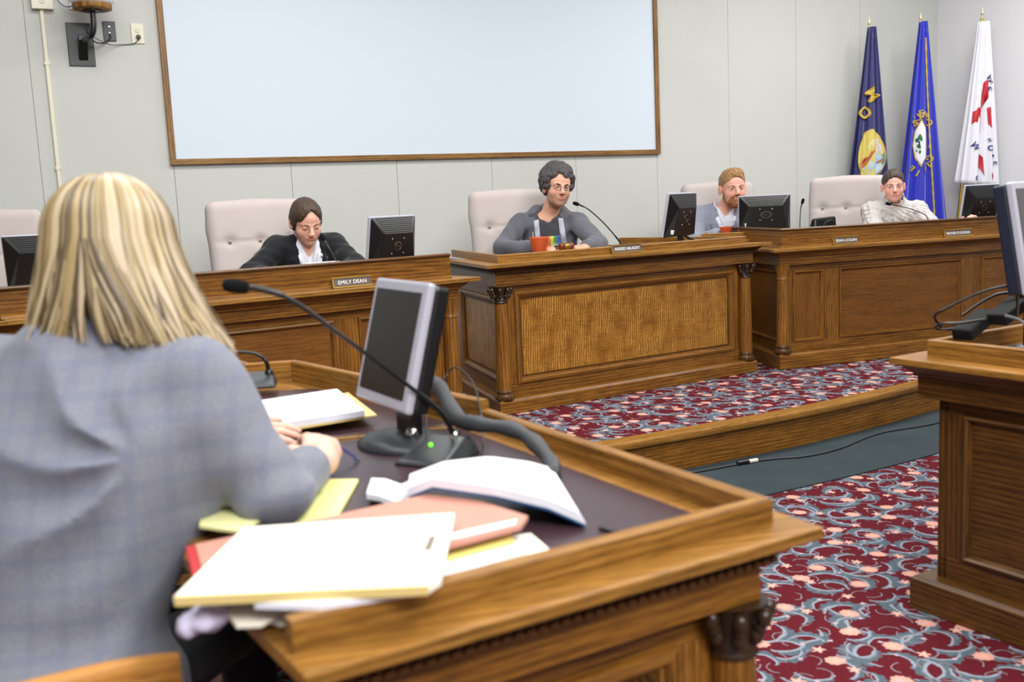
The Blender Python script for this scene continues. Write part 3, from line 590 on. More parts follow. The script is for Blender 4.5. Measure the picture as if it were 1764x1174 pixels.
flag('white flag with red cross shapes and dark blue letters, rightmost of three', sc((3.945, 8.35, 2.57), 8.65/8.35), sc((3.94, 8.35, 2.69), 8.65/8.35), (sc((3.770, 8.35, 1.28), 8.65/8.35), sc((4.09, 8.35, 1.24), 8.65/8.35)), 4.1, (222, 222, 232, 'white'),
     [('poly', (186, 30, 44), [(0.50, 0.31), (0.66, 0.29), (0.66, 0.40), (0.44, 0.46), (0.30, 0.52), (0.44, 0.58), (0.40, 0.64), (0.10, 0.58), (0.10, 0.50), (0.42, 0.42)], 0.001),
      ('poly', (186, 30, 44), [(0.60, 0.47), (0.72, 0.46), (0.74, 0.60), (0.64, 0.57)], 0.001), ('poly', (186, 30, 44), [(0.40, 0.78), (0.52, 0.80), (0.56, 0.93), (0.42, 0.86)], 0.001),
      ('poly', (186, 30, 44), [(0.70, 0.90), (0.78, 0.93), (0.70, 0.96)], 0.001),
      ('text', (34, 48, 120), 'W', 0.72, 0.29, 0.045, -1.2, 3.6), ('text', (34, 48, 120), 'E', 0.74, 0.345, 0.045, -1.3, 3.6),
      ('text', (34, 48, 120), 'W', 0.22, 0.73, 0.055, -0.9, 4.0), ('text', (34, 48, 120), 'H', 0.66, 0.68, 0.03, -1.0, 4.0), ('text', (34, 48, 120), 'O', 0.70, 0.735, 0.05, -1.1, 4.0), ('text', (34, 48, 120), 'S', 0.78, 0.785, 0.05, -1.2, 4.0), ('text', (34, 48, 120), 'E', 0.84, 0.835, 0.05, -1.3, 4.0),
      ('text', (34, 48, 120), 'O', 0.34, 0.955, 0.05, -1.0, 4.0)], lean=0.26, white=True)

# ------------------------------------------------------------------ SDF meshing
class Field:
    def __init__(s, lo, hi, h):
        s.lo = np.array(lo, float); s.h = h; s.n = np.ceil((np.array(hi, float)-s.lo)/h).astype(int)+1
        s.F = np.full(s.n, 0.06, np.float32); s.ax = [(s.lo[i]+h*np.arange(s.n[i])).astype(np.float32) for i in range(3)]
    def region(s, lo, hi):
        a = np.clip(np.floor((np.array(lo)-s.lo)/s.h).astype(int), 0, s.n); b = np.clip(np.ceil((np.array(hi)-s.lo)/s.h).astype(int)+1, 0, s.n)
        if np.any(b <= a): return None
        sl = tuple(slice(a[i], b[i]) for i in range(3))
        return sl, (s.ax[0][sl[0]][:, None, None], s.ax[1][sl[1]][None, :, None], s.ax[2][sl[2]][None, None, :])
    def put(s, r, d, k, op):
        sl = r[0]; F = s.F[sl]
        if op == 'u':
            if k > 0: hh = np.maximum(k-np.abs(F-d), 0)/k; s.F[sl] = np.minimum(F, d)-hh*hh*k*0.25
            else: s.F[sl] = np.minimum(F, d)
        else:
            d = -d
            if k > 0: hh = np.maximum(k-np.abs(F-d), 0)/k; s.F[sl] = np.maximum(F, d)+hh*hh*k*0.25
            else: s.F[sl] = np.maximum(F, d)
    def ell(s, c, r, rot=None, k=0.01, op='u'):
        c = np.array(c, float); r = np.array(r, float) if hasattr(r, '__len__') else np.full(3, float(r)); m = r.max()+0.03+k
        g = s.region(c-m, c+m)
        if g is None: return
        X, Y, Z = (g[1][i]-np.float32(c[i]) for i in range(3))
        if rot is not None:
            q = np.array(rot, float)
            X, Y, Z = (X*q[0, i]+Y*q[1, i]+Z*q[2, i] for i in range(3))
        k0 = np.sqrt((X/r[0])**2+(Y/r[1])**2+(Z/r[2])**2); k1 = np.sqrt((X/r[0]**2)**2+(Y/r[1]**2)**2+(Z/r[2]**2)**2)
        s.put(g, (k0*(k0-1)/np.maximum(k1, 1e-6)).astype(np.float32), k, op)
    def cap(s, a, b, ra, rb=None, k=0.01, op='u', flat=None):
        rb = ra if rb is None else rb; a = np.array(a, float); b = np.array(b, float); m = max(ra, rb)+0.03+k
        g = s.region(np.minimum(a, b)-m, np.maximum(a, b)+m)
        if g is None: return
        d = b-a; L = max(1e-9, d@d); X, Y, Z = (g[1][i]-np.float32(a[i]) for i in range(3))
        t = np.clip((X*d[0]+Y*d[1]+Z*d[2])/L, 0, 1)
        s.put(g, (np.sqrt((X-d[0]*t)**2+(Y-d[1]*t)**2+(Z-d[2]*t)**2)-(ra+(rb-ra)*t)).astype(np.float32), k, op)
    def box(s, c, hs, rot=None, r=0.0, k=0.0, op='u'):
        c = np.array(c, float); hs = np.array(hs, float); m = np.linalg.norm(hs)+0.03+k; g = s.region(c-m, c+m)
        if g is None: return
        X, Y, Z = (g[1][i]-np.float32(c[i]) for i in range(3))
        if rot is not None:
            q = np.array(rot, float)
            X, Y, Z = (X*q[0, i]+Y*q[1, i]+Z*q[2, i] for i in range(3))
        qx, qy, qz = np.abs(X)-(hs[0]-r), np.abs(Y)-(hs[1]-r), np.abs(Z)-(hs[2]-r)
        d = np.sqrt(np.maximum(qx, 0)**2+np.maximum(qy, 0)**2+np.maximum(qz, 0)**2)+np.minimum(np.maximum(qx, np.maximum(qy, qz)), 0)-r
        s.put(g, d.astype(np.float32), k, op)
    def noise(s, amp, fr, seed=0):
        idx = np.nonzero(np.abs(s.F) < 0.03); rs = np.random.RandomState(seed)
        P = np.stack([s.ax[i][idx[i]] for i in range(3)], 1); v = 0
        for k in range(4):
            d = rs.normal(size=(3,)); d = d/np.linalg.norm(d); f = np.array(fr)*(1+0.5*k); v = v+np.sin((P*f)@d*2*PI+rs.rand()*6+1.5*np.sin((P*f*0.5)@rs.normal(size=3)*2))
        s.F[idx] += (amp*v/2).astype(np.float32)
    def mesh(s, name, mat, parent, origin, colf=None, smooth=2):
        F = s.F; I = F < 0
        c = [I[a:I.shape[0]-1+a, b:I.shape[1]-1+b, d:I.shape[2]-1+d] for a in (0, 1) for b in (0, 1) for d in (0, 1)]
        alln = c[0].copy(); anyn = c[0].copy()
        for q in c[1:]: alln &= q; anyn |= q
        act = anyn & ~alln; ii = np.argwhere(act); vid = np.full(act.shape, -1, np.int32); vid[act] = np.arange(len(ii))
        acc = np.zeros((len(ii), 3)); cnt = np.zeros(len(ii))
        cor = [(a, b, d) for a in (0, 1) for b in (0, 1) for d in (0, 1)]; V = {q: F[ii[:, 0]+q[0], ii[:, 1]+q[1], ii[:, 2]+q[2]].astype(float) for q in cor}
        for q in cor:
            for ax in range(3):
                if q[ax]: continue
                q2 = list(q); q2[ax] = 1; q2 = tuple(q2); A, B = V[q], V[q2]; m = (A < 0) != (B < 0); t = A[m]/(A[m]-B[m])
                p = np.tile(np.array(q, float), (m.sum(), 1)); p[:, ax] += t; acc[m] += p; cnt[m] += 1
        P = s.lo+(ii+acc/cnt[:, None])*s.h
        fs = []
        for ax in range(3):
            sl1 = [slice(1, -1)]*3; sl1[ax] = slice(0, -1); sl2 = list(sl1); sl2[ax] = slice(1, None)
            a_, b_ = I[tuple(sl1)], I[tuple(sl2)]; e = np.argwhere(a_ != b_)
            if not len(e): continue
            off = np.ones(3, int); off[ax] = 0; e = e+off; inside = I[e[:, 0], e[:, 1], e[:, 2]]
            o1, o2 = [(1, 2), (2, 0), (0, 1)][ax]; d1 = np.zeros(3, int); d1[o1] = 1; d2 = np.zeros(3, int); d2[o2] = 1
            q = [vid[tuple((e-d).T)] for d in (d1+d2, d2, d1*0, d1)]; q = np.stack(q, 1); q[~inside] = q[~inside][:, ::-1]; fs.append(q)
        Q = np.concatenate(fs); Q = Q[(Q >= 0).all(1)]
        for _ in range(smooth):
            A = np.zeros_like(P); n = np.zeros(len(P))
            for a, b in ((0, 1), (1, 2), (2, 3), (3, 0)):
                for x, y in ((a, b), (b, a)):
                    for k in range(3): A[:, k] += np.bincount(Q[:, x], P[Q[:, y], k], len(P))
                    n += np.bincount(Q[:, x], minlength=len(P))
            P = P*0.5+0.5*A/np.maximum(n, 1)[:, None]
        me = bpy.data.meshes.new(name); me.vertices.add(len(P)); me.vertices.foreach_set('co', (P-np.array(origin)).astype(np.float32).ravel())
        me.loops.add(len(Q)*4); me.loops.foreach_set('vertex_index', Q.astype(np.int32).ravel()); me.polygons.add(len(Q)); me.polygons.foreach_set('loop_start', np.arange(0, len(Q)*4, 4, dtype=np.int32))
        try: me.polygons.foreach_set('loop_total', np.full(len(Q), 4, np.int32))
        except Exception: pass
        me.polygons.foreach_set('use_smooth', np.ones(len(Q), bool)); me.update(calc_edges=True); me.validate()
        if colf is not None:
            at = me.color_attributes.new('Col', 'FLOAT_COLOR', 'POINT'); c = np.ones((len(P), 4), np.float32); c[:, :3] = colf(P); at.data.foreach_set('color', c.ravel())
        me.materials.append(mat); o = bpy.data.objects.new(name, me); COL.objects.link(o)
        if parent: o.parent = parent
        return o

# ------------------------------------------------------------------ chairs
FAB = NT('taupe_fabric'); co = FAB.coord(); FAB.base(FAB.mix(FAB.noise(co, 6, 3), rgba((176, 166, 164)), rgba((188, 178, 174))), 0.9, 0, 0.2); FAB.bump(FAB.noise(co, 500, 2), 0.3, 0.001); TAUPE = FAB.m
def office_chair(first, label, loc, rz, w=0.56, top=1.18):
    if first is None:
        t = thing('office_chair', label, 'chair', (0, 0, 0), 0, 'high-backed taupe chairs behind the desks')
        f = Field((-0.36, -0.1, 0.42), (0.36, 0.34, 1.26), 0.011); tl = np.array([[1, 0, 0], [0, math.cos(0.14), math.sin(0.14)], [0, -math.sin(0.14), math.cos(0.14)]])
        f.box((0, 0.10, 0.82), (w/2, 0.055, 0.36), tl, 0.05); f.ell((0, 0.075, 0.50), (0.25, 0.08, 0.08), None, 0.04); f.ell((0, 0.145, 1.02), (0.27, 0.05, 0.16), tl, 0.04)
        for z in (0.66, 0.95):
            f.cap((-0.29, 0.02+0.14*(z-0.66), z), (0.29, 0.02+0.14*(z-0.66), z), 0.006, None, 0.014, 's')
            for x in (-0.17, 0, 0.17): f.ell((x, 0.02+0.14*(z-0.66), z), 0.010, None, 0.05, 's')
        b = f.mesh('backrest', TAUPE, t, (0, 0, 0))
        for z in (0.66, 0.95):
            for x in (-0.17, 0, 0.17):
                mb = MB(); mb.sphere((x, 0.033+0.14*(z-0.66), z), (0.010, 0.010, 0.010), 12, 8); mb.build('button', plain('button_taupe', (150, 140, 134), 0.6), b)
        mb = MB(); mb.box((0, -0.17, 0.44), (0.54, 0.50, 0.11)); o = mb.build('seat', TAUPE, t, 0.035)
        for s in (-1, 1):
            mb = MB(); mb.tube(bez([(s*0.29, 0.06, 0.5), (s*0.30, 0.06, 0.60), (s*0.30, -0.02, 0.64), (s*0.30, -0.25, 0.63), (s*0.29, -0.28, 0.5), (s*0.24, -0.22, 0.41)], 5), 0.018, 8); mb.build('armrest', BLACK, t)
        mb = MB(); mb.tube([(0, -0.15, 0.08), (0, -0.15, 0.40)], 0.03, 14); mb.build('gas_post', BLACK, t)
        for k in range(5):
            a = k*2*PI/5+0.3; x, y = math.cos(a), math.sin(a)
            mb = MB(); mb.tube([(0, -0.15, 0.10), (x*0.15, -0.15+y*0.15, 0.09), (x*0.28, -0.15+y*0.28, 0.065)], [0.025, 0.02, 0.014], 8); l = mb.build('leg', BLACK, t)
            mb = MB(); mb.tube([(x*0.28-y*0.02, -0.15+y*0.28+x*0.02, 0.0282), (x*0.28+y*0.02, -0.15+y*0.28-x*0.02, 0.0282)], 0.028, 12); mb.build('castor', DGREY, l)
        t.location = loc; t.rotation_euler = (0, 0, rz); return t
    t = first.copy(); COL.objects.link(t); t.location = loc; t.rotation_euler = (0, 0, rz); t['label'] = label
    for ch in list(first.children):
        c = ch.copy(); COL.objects.link(c); c.parent = t
        for g in ch.children: d = g.copy(); COL.objects.link(d); d.parent = c
    return t
ch0 = office_chair(None, 'taupe tufted chair of the man in the grey hoodie', (0.075, 6.38, DZ), R(20))
office_chair(ch0, 'taupe tufted chair of the woman in the black blazer', (-1.36, 5.60, DZ), R(28))
office_chair(ch0, 'empty taupe chair at the far left, behind the monitor', (-2.62, 5.02, DZ), R(22))
office_chair(ch0, 'taupe chair of the bearded man, smallest in view', (1.62, 7.50, DZ), R(4))
office_chair(ch0, 'taupe tufted chair of the woman in the cream sweater', (2.50, 7.42, DZ), R(-30))
# light wooden chair in the foreground
t = thing('wooden_chair', 'light wooden chair whose curved top rail shows at the bottom edge, under the blonde woman', 'chair', (-0.80, 1.40, 0))
LW = oak('light_wood', (150, 98, 40), (186, 130, 66), (208, 156, 92), 0.3)
cf = Vector((-0.46, 0.89, 0)).normalized(); cs = Vector((cf.y, -cf.x, 0))
def cp(a, b, z): return cs*a+cf*b+Vector((0, 0, z))
g = []
for i in range(17):
    a = -0.24+0.48*i/16; bow = -0.24-0.05*(1-(a/0.24)**2); zt = 0.722-0.02*abs(a/0.24)**3*1.5
    g.append([cp(a, bow-0.011, zt-0.13), cp(a, bow-0.014, zt-0.01), cp(a, bow-0.008, zt), cp(a, bow+0.008, zt), cp(a, bow+0.014, zt-0.01), cp(a, bow+0.011, zt-0.13)])
mb = MB(); mb.quadgrid(g, lambda i, j: (i*0.03, j*0.04), 0, True, False, True); mb.add(g[0], [(0, 1, 2, 3, 4, 5)]); mb.add(g[-1], [(5, 4, 3, 2, 1, 0)]); mb.build('top_rail', LW, t, 0.004)
for a in (-0.21, 0.21):
    mb = MB(); mb.tube([cp(a, -0.20, 0.0), cp(a, -0.21, 0.45), cp(a, -0.245, 0.63)], 0.017, 8); mb.build('leg', LW, t)
    mb = MB(); mb.tube([cp(a, 0.19, 0.0), cp(a, 0.19, 0.42)], 0.017, 8); mb.build('leg', LW, t)
for a in (-0.12, -0.04, 0.04, 0.12):
    mb = MB(); mb.tube([cp(a, -0.21, 0.44), cp(a, -0.265, 0.63)], 0.008, 8); mb.build('spindle', LW, t)
mb = MB(); mb.obox((0, 0, 0), cs, cf, (0, 0, 1), -0.23, 0.23, -0.22, 0.22, 0.42, 0.455); mb.build('seat', LW, t, 0.012)

# ------------------------------------------------------------------ monitors
SCR = plain('lcd_dark', (26, 24, 22), 0.28)
def monitor(label, loc, rz, w=0.335, h=0.275, lift=0.07, tilt=0.1, style='dell', bez=None, shift=(0, 0), group=None, sticker=False, neckback=0.05, roll=0.0):
    t = thing('monitor', label, 'monitor', loc, rz, group); bez = bez or SILVER
    mb = MB(); mb.lathe([(0.10, 0.0), (0.10, 0.006), (0.085, 0.014), (0.03, 0.024)], 32); mb.v = [(x*1.05, y*0.85, z) for x, y, z in mb.v]; mb.build('base', BLACK, t)
    mb = MB(); mb.tube([(0, 0.0, 0.015), (0, 0.008, lift*0.6), (0, 0.0, lift+0.04)], [0.03, 0.026, 0.03], 12); mb.v = [(x, y*0.6, z) for x, y, z in mb.v]; mb.build('neck', BLACK, t)
    M = Matrix.Translation((shift[0], shift[1]-0.012, lift)) @ Matrix.Rotation(-tilt, 4, 'X') @ Matrix.Rotation(roll, 4, 'Y')
    # panel local: x across, z up from bottom, front at y=-0.03
    mb = MB(); mb.obox((0, 0, 0), (1, 0, 0), (0, 1, 0), (0, 0, 1), -w/2, w/2, -0.032, -0.012, 0, h); mb.xform(M); bz = mb.build('bezel', bez, t, 0.004)
    mb = MB(); b = 0.02; mb.obox((0, 0, 0), (1, 0, 0), (0, 1, 0), (0, 0, 1), -w/2+b, w/2-b, -0.0335, -0.031, b+0.006, h-b); mb.xform(M); mb.build('screen', SCR, t)
    mb = MB(); W0, W1 = w/2-0.002, w*0.30; z0, z1, z2, z3 = 0.002, 0.02, h*0.70, h-0.003; yb = 0.036
    V = [(-W0, -0.012, z0), (W0, -0.012, z0), (W0, -0.012, z3), (-W0, -0.012, z3), (-W1*1.35, yb, z1), (W1*1.35, yb, z1), (W1*1.05, yb, z2), (-W1*1.05, yb, z2)]
    V[2:4] = [(W0, -0.010, z3), (-W0, -0.010, z3)]
    mb.add(V, [(3, 2, 1, 0), (4, 5, 6, 7), (0, 1, 5, 4), (1, 2, 6, 5), (2, 3, 7, 6), (3, 0, 4, 7)]); mb.xform(M); sh = mb.build('back_shell', BLACK, t, 0.004)
    # vent slats on the sloped top
    mb = MB(); n = 8
    for k in range(n):
        q = (k+0.8)/(n+0.6); y = yb+(-0.012-yb)*q; z = z2+(z3-z2)*q; hw = W1*0.98+(W0-W1-0.02)*q
        mb.obox((0, y, z), (1, 0, 0), (0, 1, 0), (0, 0, 1), -hw, hw, 0, 0.003, -0.0016, 0.0016)
    mb.xform(M); o = mb.build('vent_grille', DGREY, sh); o['kind'] = 'stuff'
    zc = h*0.45
    R1, R2, asp = (0.020, 0.023, 1.0) if style == 'dell' else (0.018, 0.022, 1.7)
    mb = MB(); g = [[(asp*r*math.cos(a), y, zc+r*math.sin(a)) for r, y in ((R1, yb), (R1, yb+0.002), (R2, yb+0.002), (R2, yb))] for a in [2*PI*k/36 for k in range(36)]]
    mb.quadgrid(g, None, 0, False, True, True); mb.xform(M); mb.build('logo_ring', CHROME, sh)
    tm = text_mb('DELL' if style == 'dell' else 'ViewSonic', 0.013 if style == 'dell' else 0.0115, 0.0006); tm.xform(M @ frameM((0, yb+0.001, zc), (-1, 0, 0), (0, 0, 1))); tm.build('logo', CHROME, sh)
    for x in (-0.04, 0.04):
        for z in (-0.037, 0.037):
            mb = MB(); mb.lathe([(0.004, 0), (0.004, 0.0015), (0.002, 0.002)], 10); mb.xform(M @ frameM((x, yb, zc+z), (-1, 0, 0), (0, 0, 1))); mb.build('screw', CHROME, sh)
    if sticker:
        mb = MB(); mb.obox((0, 0, 0), (1, 0, 0), (0, 1, 0), (0, 0, 1), w*0.26, w*0.26+0.05, yb*0.55, yb*0.55+0.016, 0.028, 0.054); mb.xform(M); mb.build('sticker', plain('white_label', (224, 224, 232), 0.5), sh)
    return t
monitor('black monitor seen from behind beside the woman in the black blazer', (-0.585, 5.06, 0.938), R(-130), 0.31, 0.262, 0.05, 0.18, 'dell', shift=(0, 0))
monitor('black monitor seen obliquely on the right end of the middle desk', (1.04, 6.02, 0.9824), R(-131), 0.31, 0.265, 0.055, 0.2, 'dell', sticker=True)
monitor('wide black monitor in front of the bearded man', (1.74, 6.74, 0.983), R(178), 0.35, 0.235, 0.045, 0.05, 'viewsonic', sticker=True)
monitor('black monitor at the right end of the long desk, near the white flag', (3.27, 6.92, 0.938), R(-160), 0.30, 0.27, 0.06, 0.18, 'dell')
monitor('black monitor at the left edge, partly behind the blonde hair', (-2.05, 4.5, 0.938), R(196), 0.40, 0.25, 0.055, 0.1, 'viewsonic', sticker=True)
# foreground monitor seen from its front
t = thing('monitor', 'foreground monitor with a silver bezel and dark blank screen on the near table', 'monitor', (-0.245, 2.10, 0.78), 0)
sn = Vector((-0.87, -0.5, 0)).normalized(); sx = Vector((sn.y, -sn.x, 0))*-1      # screen faces sn
sx = Vector((0.5, -0.87, 0)).normalized()
M = Matrix((sx, -sn, Vector((0, 0, 1)))).transposed().to_4x4(); M.translation = Vector((-0.013, -0.05, 0.092)); M = M @ Matrix.Rotation(R(-15), 4, 'X')
w, h = 0.27, 0.264
mb = MB(); mb.obox((0, 0, 0), (1, 0, 0), (0, 1, 0), (0, 0, 1), -w/2, w/2, -0.03, -0.012, 0, h); mb.xform(M); mb.build('bezel', SILVER, t, 0.006)
mb = MB(); mb.obox((0, 0, 0), (1, 0, 0), (0, 1, 0), (0, 0, 1), -w/2+0.019, w/2-0.024, -0.0315, -0.029, 0.024, h-0.022); mb.xform(M); mb.build('screen', SCR, t)
mb = MB(); mb.obox((0, 0, 0), (1, 0, 0), (0, 1, 0), (0, 0, 1), -w/2+0.003, w/2-0.003, -0.012, 0.022, 0.003, h-0.003); mb.xform(M); mb.build('back_shell', BLACK, t, 0.008)
M0 = Matrix((sx, -sn, Vector((0, 0, 1)))).transposed().to_4x4()
mb = MB(); mb.obox((0, 0, 0), (1, 0, 0), (0, 1, 0), (0, 0, 1), -0.045, 0.045, 0.005, 0.03, 0.012, 0.16); mb.xform(M0); nk = mb.build('neck', BLACK, t, 0.006)
tm = text_mb('DELL', 0.022, 0.0005); tm.xform(M0 @ frameM((0, 0.0045, 0.075), (1, 0, 0), (0, 0, 1))); tm.build('logo', SILVER, nk)
mb = MB(); mb.lathe([(0.11, 0), (0.112, 0.006), (0.09, 0.018), (0.04, 0.026)], 36); mb.v = [(x*1.05, y*0.85, z) for x, y, z in mb.v]; mb.xform(M0); mb.build('base', DGREY, t)
mb = MB(); mb.sphere((0.05, 0.0, 0.03), 0.014, 14, 8); mb.xform(M0); mb.build('hinge_knob', CHROME, t)

# ------------------------------------------------------------------ microphones
FOAM = plain('foam_black', (20, 20, 22), 0.95, 0, 0.1, (260, 1.0)); LED = plain('green_led', (110, 255, 40), 0.4, emit=2.0)
def mic(label, base, rz, pts, s=1.0, tip=0.013, r=0.0035, led=False, group=None, blen=0.16, bw=0.11):
    t = thing('gooseneck_microphone', label, 'microphone', base, rz, group); Mi = Matrix.Rotation(-rz, 4, 'Z')
    L, Wd = blen/2, bw/2
    V = [(-Wd, -L, 0), (Wd, -L, 0), (Wd, L, 0), (-Wd, L, 0), (-Wd*0.85, -L*0.95, 0.010), (Wd*0.85, -L*0.95, 0.010), (Wd*0.72, L*0.55, 0.038), (-Wd*0.72, L*0.55, 0.038), (Wd*0.72, L*0.9, 0.034), (-Wd*0.72, L*0.9, 0.034)]
    mb = MB(); mb.add(V, [(3, 2, 1, 0), (4, 5, 6, 7), (7, 6, 8, 9), (0, 1, 5, 4), (2, 3, 9, 8), (1, 2, 8, 6, 5), (3, 0, 4, 7, 9)]); mb.build('base', DGREY, t, 0.012)
    P = [Mi @ (Vector(p)-Vector(base)) for p in pts]; path = bez(P, 10)
    mb = MB(); mb.lathe([(0.012, 0.0), (0.012, 0.02), (0.008, 0.026)], 12, P[0]-Vector((0, 0, 0.012))); mb.build('collar', CHROME if led else BLACK, t)
    k = len(path); mb = MB(); mb.tube(path, [r*(1.35 if (i < k*0.25 or i > k*0.72) else 1.0) for i in range(k)], 10); mb.build('gooseneck', BLACK, t)
    d = (path[-1]-path[-2]).normalized(); e = path[-1]; mb = MB(); mb.tube([e-d*tip*0.6, e-d*tip*0.2, e+d*tip*0.8, e+d*tip*2.0, e+d*tip*2.8, e+d*tip*3.1], [tip*0.6, tip*0.9, tip, tip, tip*0.75, tip*0.3], 16); mb.build('foam_tip', FOAM, t)
    if led:
        mb = MB(); mb.sphere((-0.012, -0.005, 0.029), 0.0045, 10, 8); mb.build('indicator_light', LED, t)
    return t
mic('foreground gooseneck microphone with a green light, reaching towards the blonde woman', (-0.16, 1.955, 0.78), R(-28),
    [(-0.125, 1.985, 0.815), (-0.15, 1.955, 0.875), (-0.22, 1.90, 0.955), (-0.32, 1.82, 1.06), (-0.385, 1.775, 1.125), (-0.43, 1.755, 1.15), (-0.465, 1.75, 1.157)], tip=0.0125, r=0.0042, led=True, blen=0.15, bw=0.12)
mic('small bent microphone on the far table, beside the blonde woman\'s shoulder', (-0.725, 2.80, 0.80), R(10),
    [(-0.70, 2.82, 0.83), (-0.705, 2.81, 0.87), (-0.735, 2.80, 0.895), (-0.80, 2.78, 0.905), (-0.87, 2.76, 0.905)], r=0.0045, blen=0.11, bw=0.10)
mic('black gooseneck microphone pointing at the man in the grey hoodie', (0.70, 5.86, 0.9824), R(200), [(0.67, 5.86, 1.01), (0.645, 5.85, 1.05), (0.565, 5.80, 1.144), (0.48, 5.77, 1.225), (0.43, 5.76, 1.255), (0.412, 5.75, 1.262)], tip=0.011, r=0.0036, blen=0.10, bw=0.08)
mic('black gooseneck microphone in front of the woman in the black blazer', (-0.83, 4.93, 0.938), R(200), [(-0.83, 4.90, 0.97), (-0.835, 4.90, 1.02), (-0.865, 4.92, 1.08), (-0.895, 4.95, 1.13), (-0.91, 4.97, 1.15)], tip=0.012, r=0.0036, blen=0.10, bw=0.08)
mic('slim upright microphone between the bearded man and the empty part of the desk', (1.965, 6.72, 0.938), R(180), [(1.965, 6.70, 0.97), (1.962, 6.70, 1.06), (1.968, 6.70, 1.16), (1.976, 6.69, 1.20)], tip=0.010, r=0.003, blen=0.09, bw=0.07)
mic('black gooseneck microphone in front of the woman in the cream sweater', (2.83, 6.72, 0.938), R(200), [(2.83, 6.70, 0.97), (2.825, 6.70, 1.04), (2.79, 6.69, 1.088), (2.68, 6.66, 1.13), (2.56, 6.62, 1.16), (2.53, 6.61, 1.167)], tip=0.011, r=0.003, blen=0.09, bw=0.07)

# ------------------------------------------------------------------ name plates
PLATE = plain('plate_brown', (92, 78, 70), 0.35); LETT = plain('plate_letter', (236, 236, 236), 0.5); GOLDT = plain('gold_trim', (206, 166, 70), 0.3, 0.6)
def nameplate(label, txt, origin, ang, u, o, z, w, h=0.048):
    d = Vector((math.cos(ang), math.sin(ang), 0)); n = Vector((d.y, -d.x, 0)); c = Vector((origin[0], origin[1], 0))+d*u+n*o+Vector((0, 0, z))
    t = thing('name_plate', label, 'name plate', c)
    up = (Vector((0, 0, 1))-n*0.25).normalized(); M = frameM((0, 0, 0), d, up)
    mb = MB(); mb.obox((0, 0, 0), (1, 0, 0), (0, 1, 0), (0, 0, 1), -w/2, w/2, 0.002, h, -0.003, 0.001); mb.xform(M); pl = mb.build('plate', PLATE, t)
    for y0, y1 in ((0, 0.0045), (h-0.003, h)):
        mb = MB(); mb.obox((0, 0, 0), (1, 0, 0), (0, 1, 0), (0, 0, 1), -w/2-0.002, w/2+0.002, y0, y1, -0.005, 0.005 if y0 else 0.008); mb.xform(M); mb.build('holder_rail', GOLDT, t)
    mb = MB(); mb.obox((0, 0, 0), (1, 0, 0), (0, 1, 0), (0, 0, 1), -w/2-0.002, -w/2+0.001, 0, h, -0.005, 0.003); mb.xform(M); mb.build('holder_end', GOLDT, t)
    tm = text_mb(txt, 0.0245, 0.0005, spacing=1.05); xs = [v[0] for v in tm.v]; k = min(1.0, (w*0.86)/(max(xs)-min(xs))); tm.v = [(x*k, y, z_) for x, y, z_ in tm.v]
    tm.xform(M @ Matrix.Translation((0, h*0.5, 0.002))); tm.build('lettering', LETT, pl)
OL = dirp(FR3, a3+PI, 1.96)
nameplate('gold-edged name plate reading EMILY DEAN on the left desk', 'EMILY DEAN', (-1.805, 3.80), 0.588, 1.317, -0.005, 0.9395, 0.19)
nameplate('name plate reading ANDRES HALADAY on the middle desk', 'ANDRES HALADAY', FL, 0.549, 0.866, 0.0, 0.984, 0.205)
nameplate('name plate reading SEAN LOGAN on the long right desk', 'SEAN LOGAN', FL2, a2, 0.487, 0.0, 0.940, 0.185)
nameplate("name plate reading HEATHER O'LOUGHLIN near the right end", "HEATHER O'LOUGHLIN", FL2, a2, 1.35, 0.0, 0.940, 0.215)

# ------------------------------------------------------------------ small desk things
CUPO = plain('orange_glaze', (192, 84, 44), 0.22); CUPI = plain('orange_dark', (150, 52, 24), 0.3)
def cup(label, loc, s=1.0):
    t = thing('cup', label, 'cup', loc); mb = MB(); n = 40; prof = [(0.036, 0.0), (0.038, 0.004), (0.056, 0.098), (0.0565, 0.102), (0.053, 0.102), (0.036, 0.012), (0.002, 0.010)]
    g = []
    for r, z in prof:
        row = []
        for k in range(n):
            a = 2*PI*k/n+z*6; q = 1+0.06*max(0, math.cos(3*a))**4*(1 if z > 0.003 else 0); row.append((s*r*q*math.cos(2*PI*k/n), s*r*q*math.sin(2*PI*k/n), s*z))
        g.append(row)
    mb.quadgrid(g, None, 0, True, False, True); mb.add(g[0], [tuple(range(n))[::-1]]); mb.build('cup_body', CUPO, t)
    mb = MB(); mb.lathe([(0.046*s, 0.075*s), (0.0465*s, 0.078*s)], 24); mb.build('drink', plain('coffee', (40, 22, 14), 0.1), t)
cup('orange tapered cup on the middle desk beside the man in the hoodie', (0.184, 5.80, 0.9824))
cup('orange cup half hidden beside the wide monitor of the bearded man', (1.50, 6.86, 0.9835), 0.75)
GW = plain('gavel_wood', (110, 52, 28), 0.22)
t = thing('gavel', 'turned wooden gavel with a brass band held on the middle desk', 'gavel', (0.335, 5.74, 1.025))
ga = R(28); gx = Vector((math.cos(ga), math.sin(ga), 0)); mb = MB()
mb.lathe([(0.012, -0.045), (0.021, -0.042), (0.024, -0.035), (0.020, -0.029), (0.024, -0.024), (0.022, -0.016), (0.019, -0.013), (0.019, 0.013), (0.022, 0.016), (0.024, 0.024), (0.020, 0.029), (0.024, 0.035), (0.021, 0.042), (0.012, 0.045)], 24)
MG = Matrix((Vector((-gx.y, gx.x, 0)), Vector((0, 0, 1)), gx)).transposed().to_4x4(); mb.xform(MG); mb.build('head', GW, t)
mb = MB(); mb.lathe([(0.0195, -0.011), (0.0205, -0.010), (0.0205, 0.010), (0.0195, 0.011)], 24); mb.xform(MG); mb.build('band', BRASS, t)
